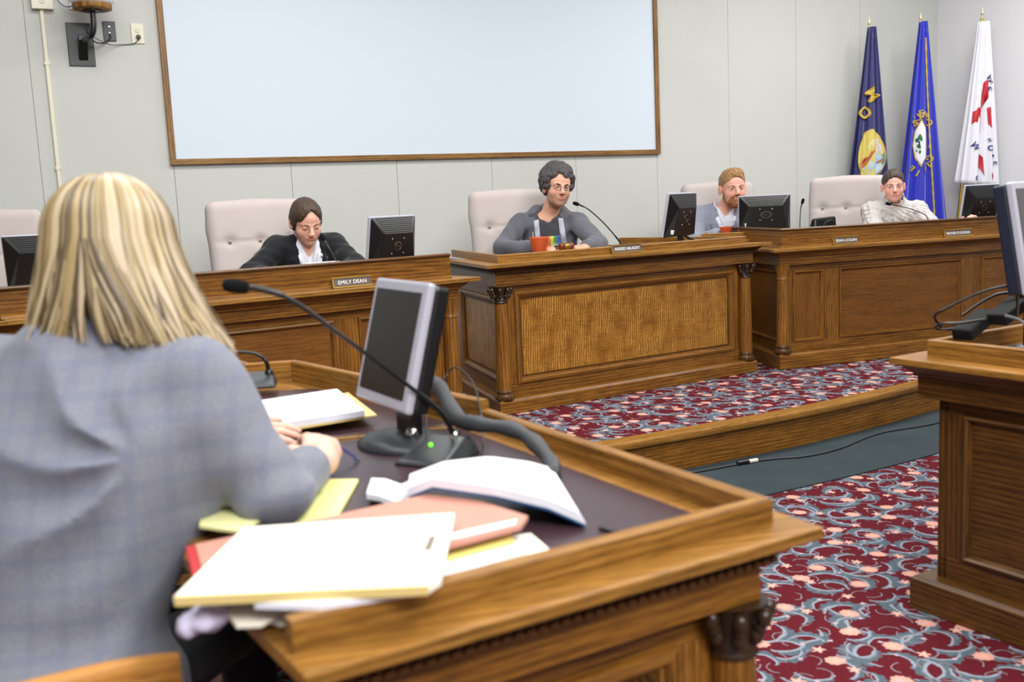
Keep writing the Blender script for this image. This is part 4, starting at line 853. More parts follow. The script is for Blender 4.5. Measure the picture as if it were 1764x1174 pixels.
mb = MB(); mb.tube([(0, 0, 0), (-0.05, 0.09, -0.012), (-0.09, 0.16, -0.025)], [0.006, 0.007, 0.009], 10); mb.build('handle', GW, t)
PAPER = plain('white_paper', (228, 228, 240), 0.7, 0, 0.2, var=0.02); MANILA = plain('manila', (220, 196, 130), 0.7, 0, 0.2); CREAM = plain('cream_paper', (236, 230, 214), 0.7, 0, 0.2, var=0.02)
t = thing('paper_stack', 'small white box of papers in front of the woman in the black blazer', 'papers', (-0.90, 4.86, 0.938), R(38))
for k in range(4):
    mb = MB(); mb.box((0.004*(k % 2), 0, 0.013+0.026*k), (0.17, 0.12, 0.025)); mb.build('sheaf', PAPER, t, 0.002)
t = thing('desk_phone', 'black conference phone on the long right desk beside the taupe chair', 'phone', (2.10, 6.68, 0.938), R(15))
mb = MB(); mb.add([(-0.09, -0.06, 0), (0.09, -0.06, 0), (0.09, 0.06, 0), (-0.09, 0.06, 0), (-0.075, -0.04, 0.155), (0.085, -0.04, 0.165), (0.085, 0.0, 0.165), (-0.075, 0.0, 0.155)], [(3, 2, 1, 0), (4, 5, 6, 7), (0, 1, 5, 4), (1, 2, 6, 5), (2, 3, 7, 6), (3, 0, 4, 7)]); mb.build('housing', BLACK, t, 0.01)
mb = MB(); mb.tube(bez([(-0.02, -0.052, 0.10), (0.0, -0.055, 0.13), (0.04, -0.055, 0.14), (0.06, -0.052, 0.13)], 6), 0.004, 6); mb.build('handset_cord', DGREY, t)
# cables behind middle-desk monitor
o = MB(); o.tube(bez([(1.05, 6.03, 1.06), (1.12, 6.10, 1.02), (1.2, 6.13, 1.005), (1.32, 6.18, 1.012), (1.38, 6.22, 1.0)], 8), 0.008, 8)
tag(o.build('monitor_cable', BLACK), 'black cable trailing right from the monitor on the middle desk', 'cable')
# floor cable
t = thing('floor_cable', 'thin dark cable lying on the charcoal carpet strip with an inline connector', 'cable', (1.11, 4.62, 0.006))
mb = MB(); mb.tube([Vector(p)-t.location for p in bez([(0.60, 4.40, 0.012), (0.80, 4.48, 0.012), (1.113, 4.62, 0.012), (1.25, 4.66, 0.012), (1.40, 4.68, 0.012), (1.60, 4.80, 0.012), (1.9, 5.07, 0.012), (2.3, 5.26, 0.012), (2.8, 5.75, 0.012)], 8)], 0.0045, 8); mb.build('cord', DGREY, t)
mb = MB(); mb.tube([Vector((1.04, 4.588, 0.016))-t.location, Vector((1.10, 4.614, 0.016))-t.location], 0.011, 10); mb.build('connector', BLACK, t)
mb = MB(); mb.tube([Vector((1.10, 4.614, 0.016))-t.location, Vector((1.145, 4.632, 0.016))-t.location], 0.010, 10); mb.build('connector_sleeve', IVORY, t)

# ------------------------------------------------------------------ things on the foreground table
def sheet(mb, pts, z0, z1): mb.poly(pts[::-1] if sum((pts[(i+1) % len(pts)][0]-pts[i][0])*(pts[(i+1) % len(pts)][1]+pts[i][1]) for i in range(len(pts))) > 0 else pts, z0, z1)
def sheetobj(name, label, cat, pts, z0, z1, mat, extra=(), group=None):
    c = (sum(p[0] for p in pts)/len(pts), sum(p[1] for p in pts)/len(pts), z0); t = thing(name, label, cat, c, 0, group)
    mb = MB(); sheet(mb, [(p[0]-c[0], p[1]-c[1]) for p in pts], 0, z1-z0); b = mb.build('cover' if extra else 'sheet', mat, t, 0.0008); return t, b, Vector(c)
pad = [(-0.652, 2.452), (-0.465, 2.575), (-0.35, 2.275), (-0.54, 2.165)]
sheetobj('manila_folder', 'tan folder lying under the white paper block on the far part of the table', 'folder', [(-0.66, 2.46), (-0.44, 2.60), (-0.325, 2.295), (-0.545, 2.155)], 0.801, 0.806, MANILA)
t, b, c = sheetobj('paper_stack', 'neat block of blank white paper behind the hands', 'papers', pad, 0.8065, 0.822, PAPER)
sheetobj('legal_pad', 'yellow writing pad under the blonde woman\'s elbow', 'pad', [(-0.297, 1.80), (-0.40, 1.82), (-0.50, 1.57), (-0.30, 1.55)], 0.781, 0.788, plain('yellow_paper', (226, 226, 150), 0.7))
sheetobj('folded_paper', 'crumpled yellowish paper beside the dark elbow, left of the envelope', 'paper', [(-0.52, 1.585), (-0.47, 1.615), (-0.40, 1.56), (-0.42, 1.46), (-0.50, 1.50)], 0.802, 0.808, plain('pale_yellow', (222, 220, 160), 0.7))
sheetobj('manila_folder', 'cream folder lowest in the messy pile, poking out to the right', 'folder', [(0.015, 1.455), (0.047, 1.36), (-0.10, 1.25), (-0.30, 1.16), (-0.375, 1.22), (-0.42, 1.34)], 0.781, 0.786, CREAM)
sheetobj('document', 'white document under the terracotta folder, its edge showing', 'papers', [(0.0, 1.40), (0.01, 1.365), (-0.30, 1.165), (-0.33, 1.15), (-0.40, 1.25), (-0.25, 1.40)], 0.7865, 0.792, PAPER)
sheetobj('document', 'yellow document directly beneath the terracotta folder', 'papers', [(-0.015, 1.425), (-0.01, 1.39), (-0.20, 1.27), (-0.30, 1.40)], 0.7925, 0.798, plain('yellow_doc', (228, 212, 120), 0.7))
sheetobj('document', 'cream papers sticking out over the near left corner of the table', 'papers', [(-0.385, 1.205), (-0.345, 1.135), (-0.315, 1.135), (-0.28, 1.20), (-0.32, 1.27)], 0.7925, 0.7975, CREAM)
TERRA = plain('terracotta_card', (186, 130, 114), 0.65)
t, b, c = sheetobj('file_folder', 'terracotta file folder with a white label strip, under the big envelope', 'folder', [(-0.47, 1.385), (-0.276, 1.50), (-0.15, 1.585), (-0.06, 1.53), (0.012, 1.445), (0.0, 1.40), (-0.33, 1.18), (-0.40, 1.21)], 0.8085, 0.8165, TERRA, (1,))
mb = MB(); sheet(mb, [(p[0]-c.x, p[1]-c.y) for p in ((-0.005, 1.428), (-0.008, 1.405), (-0.125, 1.335), (-0.128, 1.362))], 0.0082, 0.009); mb.build('label_strip', PAPER, t)
mb = MB(); sheet(mb, [(p[0]-c.x, p[1]-c.y) for p in ((-0.47, 1.382), (-0.40, 1.207), (-0.41, 1.20), (-0.48, 1.375))], -0.004, 0.0075); mb.build('gusset', plain('red_cloth', (170, 40, 44), 0.7), t)
sheetobj('document', 'white document directly under the big envelope, edge showing beneath it', 'papers', [(-0.13, 1.36), (-0.12, 1.15), (-0.24, 1.115), (-0.32, 1.13), (-0.35, 1.35)], 0.818, 0.827, PAPER)
t, b, c = sheetobj('manila_envelope', 'large pale manila envelope with a metal clasp, topmost of the messy pile', 'envelope', [(-0.415, 1.13), (-0.398, 1.385), (-0.096, 1.408), (-0.099, 1.15), (-0.112, 1.128)], 0.828, 0.838, CREAM, (1,))
mb = MB(); sheet(mb, [(p[0]-c.x, p[1]-c.y) for p in ((-0.124, 1.305), (-0.115, 1.305), (-0.118, 1.25), (-0.128, 1.25))], 0.0102, 0.0115); mb.build('clasp', plain('clasp_grey', (140, 132, 120), 0.4, 0.6), t)
mb = MB(); sheet(mb, [(p[0]-c.x, p[1]-c.y) for p in ((-0.413, 1.128), (-0.112, 1.126), (-0.112, 1.13), (-0.413, 1.133))], -0.001, 0.0103); mb.build('folded_edge', MANILA, t)
# tissue
f = Field((-0.44, 1.13, 0.76), (-0.34, 1.25, 0.82), 0.004); f.ell((-0.39, 1.185, 0.792), (0.03, 0.035, 0.014), None, 0.01); f.ell((-0.41, 1.17, 0.785), (0.015, 0.02, 0.016), None, 0.01); f.noise(0.003, (20, 20, 20), 3)
tg = f.mesh('tissue', plain('lilac_tissue', (206, 200, 226), 0.8), None, (-0.39, 1.19, 0.78)); tg.location = (-0.39, 1.19, 0.78); tag(tg, 'crumpled pale lilac tissue under the left corner of the big envelope', 'tissue')
# open book
t = thing('open_book', 'thick open book with white pages and a blue cover, lying past the terracotta folder', 'book', (-0.05, 1.65, 0.78))
def bsurf(u, v, lift=0.0):
    # u along from spine to fore edge, v near -> far
    near = [Vector((-0.182, 1.59, 0.822)), Vector((-0.14, 1.57, 0.842)), Vector((-0.035, 1.515, 0.838)), Vector((0.045, 1.49, 0.822)), Vector((0.100, 1.48, 0.797))]
    far = [Vector((-0.19, 1.70, 0.815)), Vector((-0.13, 1.70, 0.835)), Vector((-0.05, 1.71, 0.838)), Vector((0.02, 1.73, 0.82)), Vector((0.07, 1.76, 0.796))]
    def ev(P):
        x = u*(len(P)-1); i = min(int(x), len(P)-2); q = x-i; q = q*q*(3-2*q)*0.3+q*0.7; return P[i].lerp(P[i+1], q)
    return ev(near).lerp(ev(far), v)+Vector((0, 0, lift))-Vector((-0.05, 1.65, 0.78))
def slab(mb, fn, th0, th1, n=16, m=6):
    top = [[fn(i/n, j/m, th1) for j in range(m+1)] for i in range(n+1)]; bot = [[fn(i/n, j/m, th0) for j in range(m+1)] for i in range(n+1)]
    mb.quadgrid(top); mb.quadgrid(bot)
    for j in (0, m): mb.quadgrid([[top[i][j], bot[i][j]] for i in range(n+1)], None, 0, False)
    for i in (0, n): mb.quadgrid([[top[i][j], bot[i][j]] for j in range(m+1)], None, 0, False)
for k in range(5):
    mb = MB(); slab(mb, lambda u, v, l, k=k: bsurf(u*(1-0.012*k), v*(1-0.01*(k % 2)), l), -0.010+0.003*k, -0.0073+0.003*k); mb.build('page_block', PAPER, t)
mb = MB(); slab(mb, lambda u, v, l: bsurf(u, v, l), -0.014, -0.0115); mb.build('cover', plain('blue_cover', (20, 82, 136), 0.4), t)
def lsurf(u, v, l):
    near = [Vector((-0.182, 1.59, 0.815)), Vector((-0.20, 1.60, 0.795)), Vector((-0.235, 1.63, 0.800)), Vector((-0.262, 1.66, 0.796))]
    far = [Vector((-0.19, 1.70, 0.805)), Vector((-0.21, 1.73, 0.79)), Vector((-0.24, 1.75, 0.796)), Vector((-0.268, 1.77, 0.793))]
    x = u*3; i = min(int(x), 2); q = x-i; return near[i].lerp(near[i+1], q).lerp(far[i].lerp(far[i+1], q), v)+Vector((0, 0, l))-Vector((-0.05, 1.65, 0.78))
mb = MB(); slab(mb, lsurf, -0.006, 0.004, 12, 4); mb.build('page_block', PAPER, t)
# black clip on the writing surface
o = MB(); o.box((0, 0, 0.003), (0.035, 0.010, 0.006)); o = o.build('binder_clip', BLACK, None, 0.002); o.location = (0.133, 1.462, 0.7805); o.rotation_euler = (0, 0, R(-50)); tag(o, 'small black clip near the front corner of the foreground table', 'clip')
# cable sleeve
t = thing('cable_sleeve', 'thick black braided cable sleeve curving over the table rail to the table top', 'cable', (-0.05, 2.0, 0.78))
P = [Vector(p)-t.location for p in bez([(-0.245, 2.42, 0.835), (-0.20, 2.33, 0.875), (-0.165, 2.22, 0.87), (-0.125, 2.08, 0.835), (-0.075, 1.995, 0.838), (-0.01, 1.95, 0.835), (0.03, 1.885, 0.825), (0.06, 1.80, 0.805), (0.062, 1.735, 0.795)], 8)]
k = len(P); mb = MB(); mb.tube(P, [0.013+0.004*math.sin(i*0.35)**2+(0.003 if 14 < i < 30 else 0) for i in range(k)], 14)
sl = NT('braided_sleeve'); uvn = sl.coord('UV'); br = sl.new('ShaderNodeTexWave', wave_type='BANDS', bands_direction='DIAGONAL'); sl.put(br.inputs[0], uvn); br.inputs['Scale'].default_value = 60; sl.base(sl.mix(br.outputs[1], rgba((26, 27, 30)), rgba((84, 86, 92))), 0.5); sl.bump(br.outputs[1], 0.6, 0.002)
mb.build('sleeve', sl.m, t)
for a, b in ((0, 1), (1, 2)):
    pass
mb = MB(); mb.tube([P[-2], P[-1]+(P[-1]-P[-2])*1.5], 0.015, 12); mb.build('end_band', BLACK, t)
for i_, (lab, pts) in enumerate((('thin black cable looping up behind the foreground monitor and down the rail', [(-0.19, 2.45, 0.83), (-0.15, 2.47, 0.88), (-0.10, 2.33, 0.87), (-0.075, 2.12, 0.84), (-0.068, 1.99, 0.80), (-0.075, 1.90, 0.785)]),
                 ('thin black cable hanging beside the green light of the near microphone', [(-0.20, 2.22, 0.90), (-0.192, 2.10, 0.86), (-0.186, 2.02, 0.82), (-0.183, 1.99, 0.80)]))):
    o = MB(); o.tube(bez(pts, 8), 0.0022, 6); tag(o.build('thin_cable', BLACK), lab, 'cable')
# ------------------------------------------------------------------ right foreground desk things
t = thing('monitor', 'tall monitor cut off by the right edge, dark blue side and silver face', 'monitor', (1.53, 2.90, 0.78), 0)
ax = Vector((0.66, 0.75, 0)).normalized(); ay = Vector((-0.75, 0.66, 0)).normalized()
M = Matrix((ax, ay, Vector((0, 0, 1)))).transposed().to_4x4(); M.translation = Vector((1.425, 2.745, 0.965))-t.location; M = M @ Matrix.Rotation(R(-9), 4, 'X')
mb = MB(); mb.obox((0, 0, 0), (1, 0, 0), (0, 1, 0), (0, 0, 1), 0, 0.36, -0.014, 0.006, 0, 0.315); mb.xform(M); mb.build('bezel', SILVER, t, 0.005)
mb = MB(); mb.obox((0, 0, 0), (1, 0, 0), (0, 1, 0), (0, 0, 1), 0.018, 0.342, -0.0155, -0.013, 0.02, 0.295); mb.xform(M); mb.build('screen', SCR, t)
mb = MB(); mb.obox((0, 0, 0), (1, 0, 0), (0, 1, 0), (0, 0, 1), 0.002, 0.358, 0.006, 0.042, 0.003, 0.312); mb.xform(M); mb.build('back_shell', plain('navy_black', (20, 26, 46), 0.4), t, 0.006)
mb = MB(); mb.tube([(0.0, 0, 0.02), (0.0, 0, 0.2)], 0.022, 12); mb.build('neck', BLACK, t)
mb = MB(); mb.lathe([(0.09, 0), (0.09, 0.008), (0.03, 0.02)], 28); mb.build('base', BLACK, t)
for lab, c, rz, tl in (('black power supply block lying on the rail, with a cable loop', (1.365, 2.905, 0.868), R(38), 0.30), ('black power supply block propped behind the first, nearer the monitor', (1.475, 2.93, 0.90), R(40), 0.25)):
    t = thing('power_supply', lab, 'power supply', c, rz); mb = MB(); mb.box((0, 0, 0), (0.16, 0.062, 0.034)); mb.xform(Matrix.Rotation(-tl, 4, 'Y')); mb.build('brick', plain('matte_black', (14, 14, 16), 0.75, spec=0.25), t, 0.006)
    mb = MB(); mb.tube([(0.08, 0, 0.024), (0.105, 0, 0.03)], [0.008, 0.004], 10); mb.build('strain_relief', BLACK, t)
for lab, pts, r in (('black cable arching high over the right desk rail', [(1.27, 2.91, 0.86), (1.235, 2.88, 0.90), (1.255, 2.85, 0.925), (1.33, 2.83, 0.965), (1.395, 2.81, 0.985), (1.42, 2.80, 0.98), (1.435, 2.80, 0.95), (1.445, 2.82, 0.90)], 0.0042),
               ('black cable loop resting over the corner of the right desk rail', [(1.38, 2.87, 0.885), (1.31, 2.86, 0.88), (1.255, 2.87, 0.878), (1.245, 2.90, 0.862), (1.29, 2.90, 0.857), (1.36, 2.91, 0.865)], 0.004),
               ('grey cable drooping across the top of the right desk', [(1.43, 2.86, 0.895), (1.46, 2.84, 0.885), (1.49, 2.82, 0.862), (1.54, 2.80, 0.858), (1.60, 2.79, 0.862)], 0.0045),
               ('black cable arcing behind the power supplies', [(1.36, 2.98, 0.885), (1.42, 2.99, 0.92), (1.48, 2.99, 0.945), (1.53, 2.97, 0.94), (1.55, 2.95, 0.90)], 0.0045)):
    o = MB(); o.tube(bez(pts, 8), r, 8); tag(o.build('loose_cable', BLACK if 'black' in lab else plain('grey_cable', (110, 112, 120), 0.4)), lab, 'cable')
sheetobj('document', 'white papers at the right edge of the picture, on the right desk', 'papers', [(1.47, 2.83), (1.62, 2.90), (1.74, 2.74), (1.56, 2.60)], 0.778, 0.80, PAPER)

# ------------------------------------------------------------------ people
from mathutils.bvhtree import BVHTree
def attr_mat(name, rough=0.5, bump=None, sss=0.0, spec=0.5, check=None, sheen=0.0, aniso=None):
    t = NT(name); a = t.new('ShaderNodeVertexColor'); a.layer_name = 'Col'; t.base(a.outputs[0], rough, 0, spec)
    if sss: t.b.inputs['Subsurface Weight'].default_value = sss; t.b.inputs['Subsurface Radius'].default_value = (0.012, 0.005, 0.003); t.b.inputs['Subsurface Scale'].default_value = 0.6
    if bump: t.bump(t.noise(t.coord(), bump[0], 3), bump[1], 0.002)
    return t.m
SKIN = attr_mat('skin', 0.48, (300, 0.08), 0.12, 0.4)
HAIRM = {}
def hairmat(name, c1, c2, rough=0.5, sc=(60, 60, 10)):
    if name not in HAIRM:
        t = NT(name); co = t.coord(); n = t.noise(t.mapping(co, sc), 1, 4, 0.7); t.base(t.mix(t.math('MULTIPLY', t.math('SUBTRACT', n, 0.25), 2.0, clamp=True), rgba(c1), rgba(c2)), rough, 0, 0.4); t.bump(n, 0.7, 0.006); HAIRM[name] = t.m
    return HAIRM[name]
def clothmat(name, c, rough=0.85, check=None, bump=0.35, mel=0.10, sc=350, cable=False):
    t = NT(name); co = t.coord(); n = t.noise(co, sc, 2); n2 = t.noise(co, 14, 3)
    a = rgba(c); lo = tuple(x*(1-mel*2) for x in a[:3])+(1,); hi = tuple(min(1, x*(1+mel*2)) for x in a[:3])+(1,)
    col = t.mix(t.math('ADD', t.math('MULTIPLY', n, 0.8), t.math('MULTIPLY', n2, 0.2)), lo, hi)
    if check:
        sp = t.new('ShaderNodeSeparateXYZ'); t.put(sp.inputs[0], co); k, w, cc = check
        for ax in (0, 2):
            f = t.math('FRACT', t.math('MULTIPLY', sp.outputs[ax], k)); m = t.math('LESS_THAN', t.math('ABSOLUTE', t.math('SUBTRACT', f, 0.5)), w)
            col = t.mix(t.math('MULTIPLY', m, 0.28), col, rgba(cc))
    t.base(col, rough, 0, 0.2); t.b.inputs['Sheen Weight'].default_value = 0.15
    h = n
    if cable:
        w1 = t.new('ShaderNodeTexWave', wave_type='BANDS', bands_direction='X'); t.put(w1.inputs[0], t.mapping(co, (1, 1, 1), rot=(0, 0.2, 0.3))); w1.inputs['Scale'].default_value = 9; w1.inputs['Distortion'].default_value = 3; w1.inputs['Detail Scale'].default_value = 3
        w2 = t.new('ShaderNodeTexWave', wave_type='BANDS', bands_direction='DIAGONAL'); t.put(w2.inputs[0], co); w2.inputs['Scale'].default_value = 18; w2.inputs['Distortion'].default_value = 4
        h = t.math('ADD', t.math('MULTIPLY', w1.outputs[1], 3.0), t.math('ADD', t.math('MULTIPLY', w2.outputs[1], 1.5), n))
    t.bump(h, bump*(2.2 if cable else 1), 0.012 if cable else 0.0015); return t.m
def v3(p): return np.array(p, float)
def rotm(th, pitch=0, roll=0):
    return np.array(Matrix.Rotation(th, 3, 'Z') @ Matrix.Rotation(pitch, 3, 'X') @ Matrix.Rotation(roll, 3, 'Y'))
class Head:
    def __init__(s, c, heading, pitch=0, roll=0, k=1.0, jaw=1.0, wide=1.0):
        s.c = v3(c); s.M = rotm(R(heading+90), R(pitch), R(roll)); s.k = k; s.jaw = jaw; s.wide = wide
    def w(s, p): return s.c+s.M@(v3(p)*s.k)
    def loc(s, P): return ((P-s.c)@s.M)/s.k
    def ell(s, F, c, r, k=0.01, op='u', rot=None):
        M = s.M if rot is None else s.M@np.array(Matrix.Rotation(rot[0], 3, rot[1])); F.ell(s.w(c), v3(r)*s.k, M, k*s.k, op)
    def cap(s, F, a, b, ra, rb=None, k=0.01, op='u'): F.cap(s.w(a), s.w(b), ra*s.k, (ra if rb is None else rb)*s.k, k*s.k, op)
    def build(s, F, lids='open'):
        W_, J = s.wide, s.jaw
        s.ell(F, (0, 0.018, 0.032), (0.076*W_, 0.096, 0.086), 0.0)
        s.ell(F, (0, -0.028, -0.03), (0.060*W_, 0.062, 0.078), 0.03)
        s.ell(F, (0, -0.044, 0.038), (0.056*W_, 0.040, 0.042), 0.03)
        s.ell(F, (0, -0.030, -0.075), (0.050*J, 0.050, 0.036), 0.03)
        s.ell(F, (0, -0.066, -0.098), (0.022*J, 0.018, 0.016), 0.02)
        for x in (-1, 1):
            s.ell(F, (x*0.038*W_, -0.052, -0.036), (0.024, 0.026, 0.026), 0.02)
            s.ell(F, (x*0.033, -0.098, 0.001), (0.019, 0.015, 0.012), 0.012, 's')
            s.cap(F, (x*0.012, -0.085, 0.016), (x*0.044, -0.073, 0.019), 0.008, 0.006, 0.010)
            # lids
            s.ell(F, (x*0.031, -0.0745, -0.001), (0.0150, 0.0135, 0.0125), 0.004)
            if lids == 'open': s.ell(F, (x*0.031, -0.092, -0.0015), (0.0125, 0.012, 0.0052), 0.002, 's')
            s.ell(F, (x*0.079*W_, 0.012, -0.012), (0.009, 0.019, 0.031), 0.006, rot=(x*-0.35, 'Z'))
            s.ell(F, (x*0.088*W_, 0.006, -0.010), (0.006, 0.009, 0.016), 0.004, 's')
            s.ell(F, (x*0.010, -0.101, -0.036), (0.0085, 0.010, 0.0075), 0.006)
        s.cap(F, (0, -0.083, 0.012), (0, -0.108, -0.028), 0.0085, 0.0105, 0.012)
        s.ell(F, (0, -0.110, -0.031), (0.0105, 0.010, 0.009), 0.006)
        s.cap(F, (-0.018, -0.081, -0.0585), (0.018, -0.081, -0.0585), 0.0065, None, 0.012); s.ell(F, (0, -0.0885, -0.0575), (0.020, 0.0065, 0.0045), 0.006)
        s.ell(F, (0, -0.086, -0.068), (0.020, 0.0085, 0.0055), 0.008)
        s.cap(F, (0, -0.094, -0.0630), (-0.024, -0.084, -0.0638), 0.0016, None, 0.003, 's'); s.cap(F, (0, -0.094, -0.0630), (0.024, -0.084, -0.0638), 0.0016, None, 0.003, 's')
    def colours(s, P, base, lip=(0.86, 0.52, 0.50), stubble=None, blush=0.2):
        L = s.loc(P); c = np.tile(v3(lin(base)), (len(P), 1)); b = v3(lin(base))
        near = (np.linalg.norm(L, axis=1) < 0.2)
        def g(cx, r): return np.exp(-(((L-v3(cx))/v3(r))**2).sum(1))*near
        red = b*v3((1.02, 0.62, 0.58))
        for x in (-1, 1):
            m = g((x*0.040, -0.065, -0.035), (0.022, 0.03, 0.02))*blush; c = c*(1-m[:, None])+red*m[:, None]
            m = g((x*0.08, 0.01, -0.01), (0.015, 0.03, 0.03))*0.35; c = c*(1-m[:, None])+red*m[:, None]
        m = g((0, -0.112, -0.032), (0.014, 0.02, 0.012))*0.35; c = c*(1-m[:, None])+red*m[:, None]
        m = np.clip((1.0-(L[:, 0]/0.026)**2-((L[:, 2]+0.0628)/0.0082)**2)*2.0, 0, 1)*(L[:, 1] < -0.06)*near*0.8; c = c*(1-m[:, None])+b*v3(lip)*m[:, None]
        if stubble is not None:
            m = (L[:, 2] < -0.028)*(L[:, 2] > -0.13)*(L[:, 1] < 0.01)*near*np.clip((-L[:, 2]-0.028)/0.02, 0, 1)*0.38*(1-np.clip((1.2-(L[:, 0]/0.023)**2-((L[:, 2]+0.0628)/0.0095)**2)*2.5, 0, 1)); c = c*(1-m[:, None])+v3(lin(stubble))*m[:, None]
        return np.clip(c, 0, 1)
    def parts(s, t, root, iris, brow, closed=False, browth=0.0026, lashes=True):
        Mb = Matrix(s.M.tolist()).to_4x4(); Mb = Matrix.Translation(Vector(s.c-root)) @ Mb @ Matrix.Scale(s.k, 4)
        for x in (-1, 1):
            if not closed:
                mb = MB(); mb.sphere((x*0.031, -0.0755, -0.0015), 0.0120, 20, 14); e = mb.xform(Mb).build('eye', plain('eye_white', (206, 200, 196), 0.25), t)
                mb = MB(); mb.sphere((x*0.031-0.0008, -0.0805, -0.0005), (0.0068, 0.0084, 0.0068), 16, 12); ir = mb.xform(Mb).build('iris', plain('iris_'+iris[3], iris[:3], 0.2), e)
            yl = -0.0905
            mb = MB(); q = 0.0045 if not closed else -0.0045
            mb.tube([(x*0.019, yl+0.004, -0.001+q*0.3), (x*0.026, yl+0.0005, q), (x*0.034, yl+0.001, q), (x*0.043, yl+0.007, q*0.2-0.001)], [0.0006, 0.0011, 0.0012, 0.0007], 6); mb.xform(Mb).build('eyelashes', plain('lash', (40, 28, 24), 0.7), t)
            mb = MB(); mb.tube([(x*0.012, -0.0935, 0.0135), (x*0.022, -0.0925, 0.0185), (x*0.034, -0.0865, 0.0205), (x*0.046, -0.0745, 0.0165)], [browth*0.7, browth, browth, browth*0.3], 8); mb.xform(Mb).build('eyebrow', hairmat('brow_%d_%d' % brow[:2], brow, brow), t)
        s.Mb = Mb
def hand(F, w, fwd, up, side, curl=0.5, k=1.0, spread=1.0, thumb=0.6):
    """w wrist, fwd towards knuckles, up = back of hand, side = towards thumb"""
    w, fwd, up, side = v3(w), v3(fwd), v3(up), v3(side); fwd /= np.linalg.norm(fwd); up = up-fwd*(up@fwd); up /= np.linalg.norm(up); sd = np.cross(fwd, up); sd = sd if sd@side > 0 else -sd
    M = np.stack([sd, fwd, up], 1)
    F.ell(w+fwd*0.045*k, (0.040*k, 0.052*k, 0.015*k), M, 0.012); F.box(w+fwd*0.05*k, (0.036*k, 0.036*k, 0.011*k), M, 0.010*k, 0.01); F.cap(w-fwd*0.02*k, w+fwd*0.02*k, 0.025*k, 0.024*k, 0.02)
    for i, (o, L) in enumerate(((0.029, 0.070), (0.0098, 0.079), (-0.0098, 0.073), (-0.028, 0.057))):
        p = w+fwd*(0.085-0.003*abs(i-1))*k+sd*o*k; d = fwd+sd*o*2.2*spread; d /= np.linalg.norm(d); a = 0
        F.cap(p-d*0.03*k, p, 0.0085*k, 0.009*k, 0.006)
        for j, q in enumerate((0.45, 0.31, 0.24)):
            a += curl*(0.75, 1.05, 0.7)[j]; dd = d*math.cos(a)-up*math.sin(a); e = p+dd*L*q*k; r = (0.0088, 0.0080, 0.0070)[j]*k
            F.cap(p, e, r, r*0.93, 0.003 if j else 0.004); p = e
    p = w+fwd*0.018*k+sd*0.026*k-up*0.004*k
    for j, (q, r) in enumerate(((0.038, 0.0125), (0.032, 0.0105), (0.026, 0.009))):
        dd = fwd*(0.45+0.4*j)+sd*(0.85-0.5*j*thumb)-up*(0.25+0.15*j*curl); dd /= np.linalg.norm(dd); e = p+dd*q*k; F.cap(p, e, r*k, r*0.92*k, 0.006); p = e
def ortho(fwd, up=(0, 0, 1)):
    f = v3(fwd); f = f/np.linalg.norm(f); u = v3(up)-f*(v3(up)@f); u /= np.linalg.norm(u); s_ = np.cross(f, u); return np.stack([s_, f, u], 1)
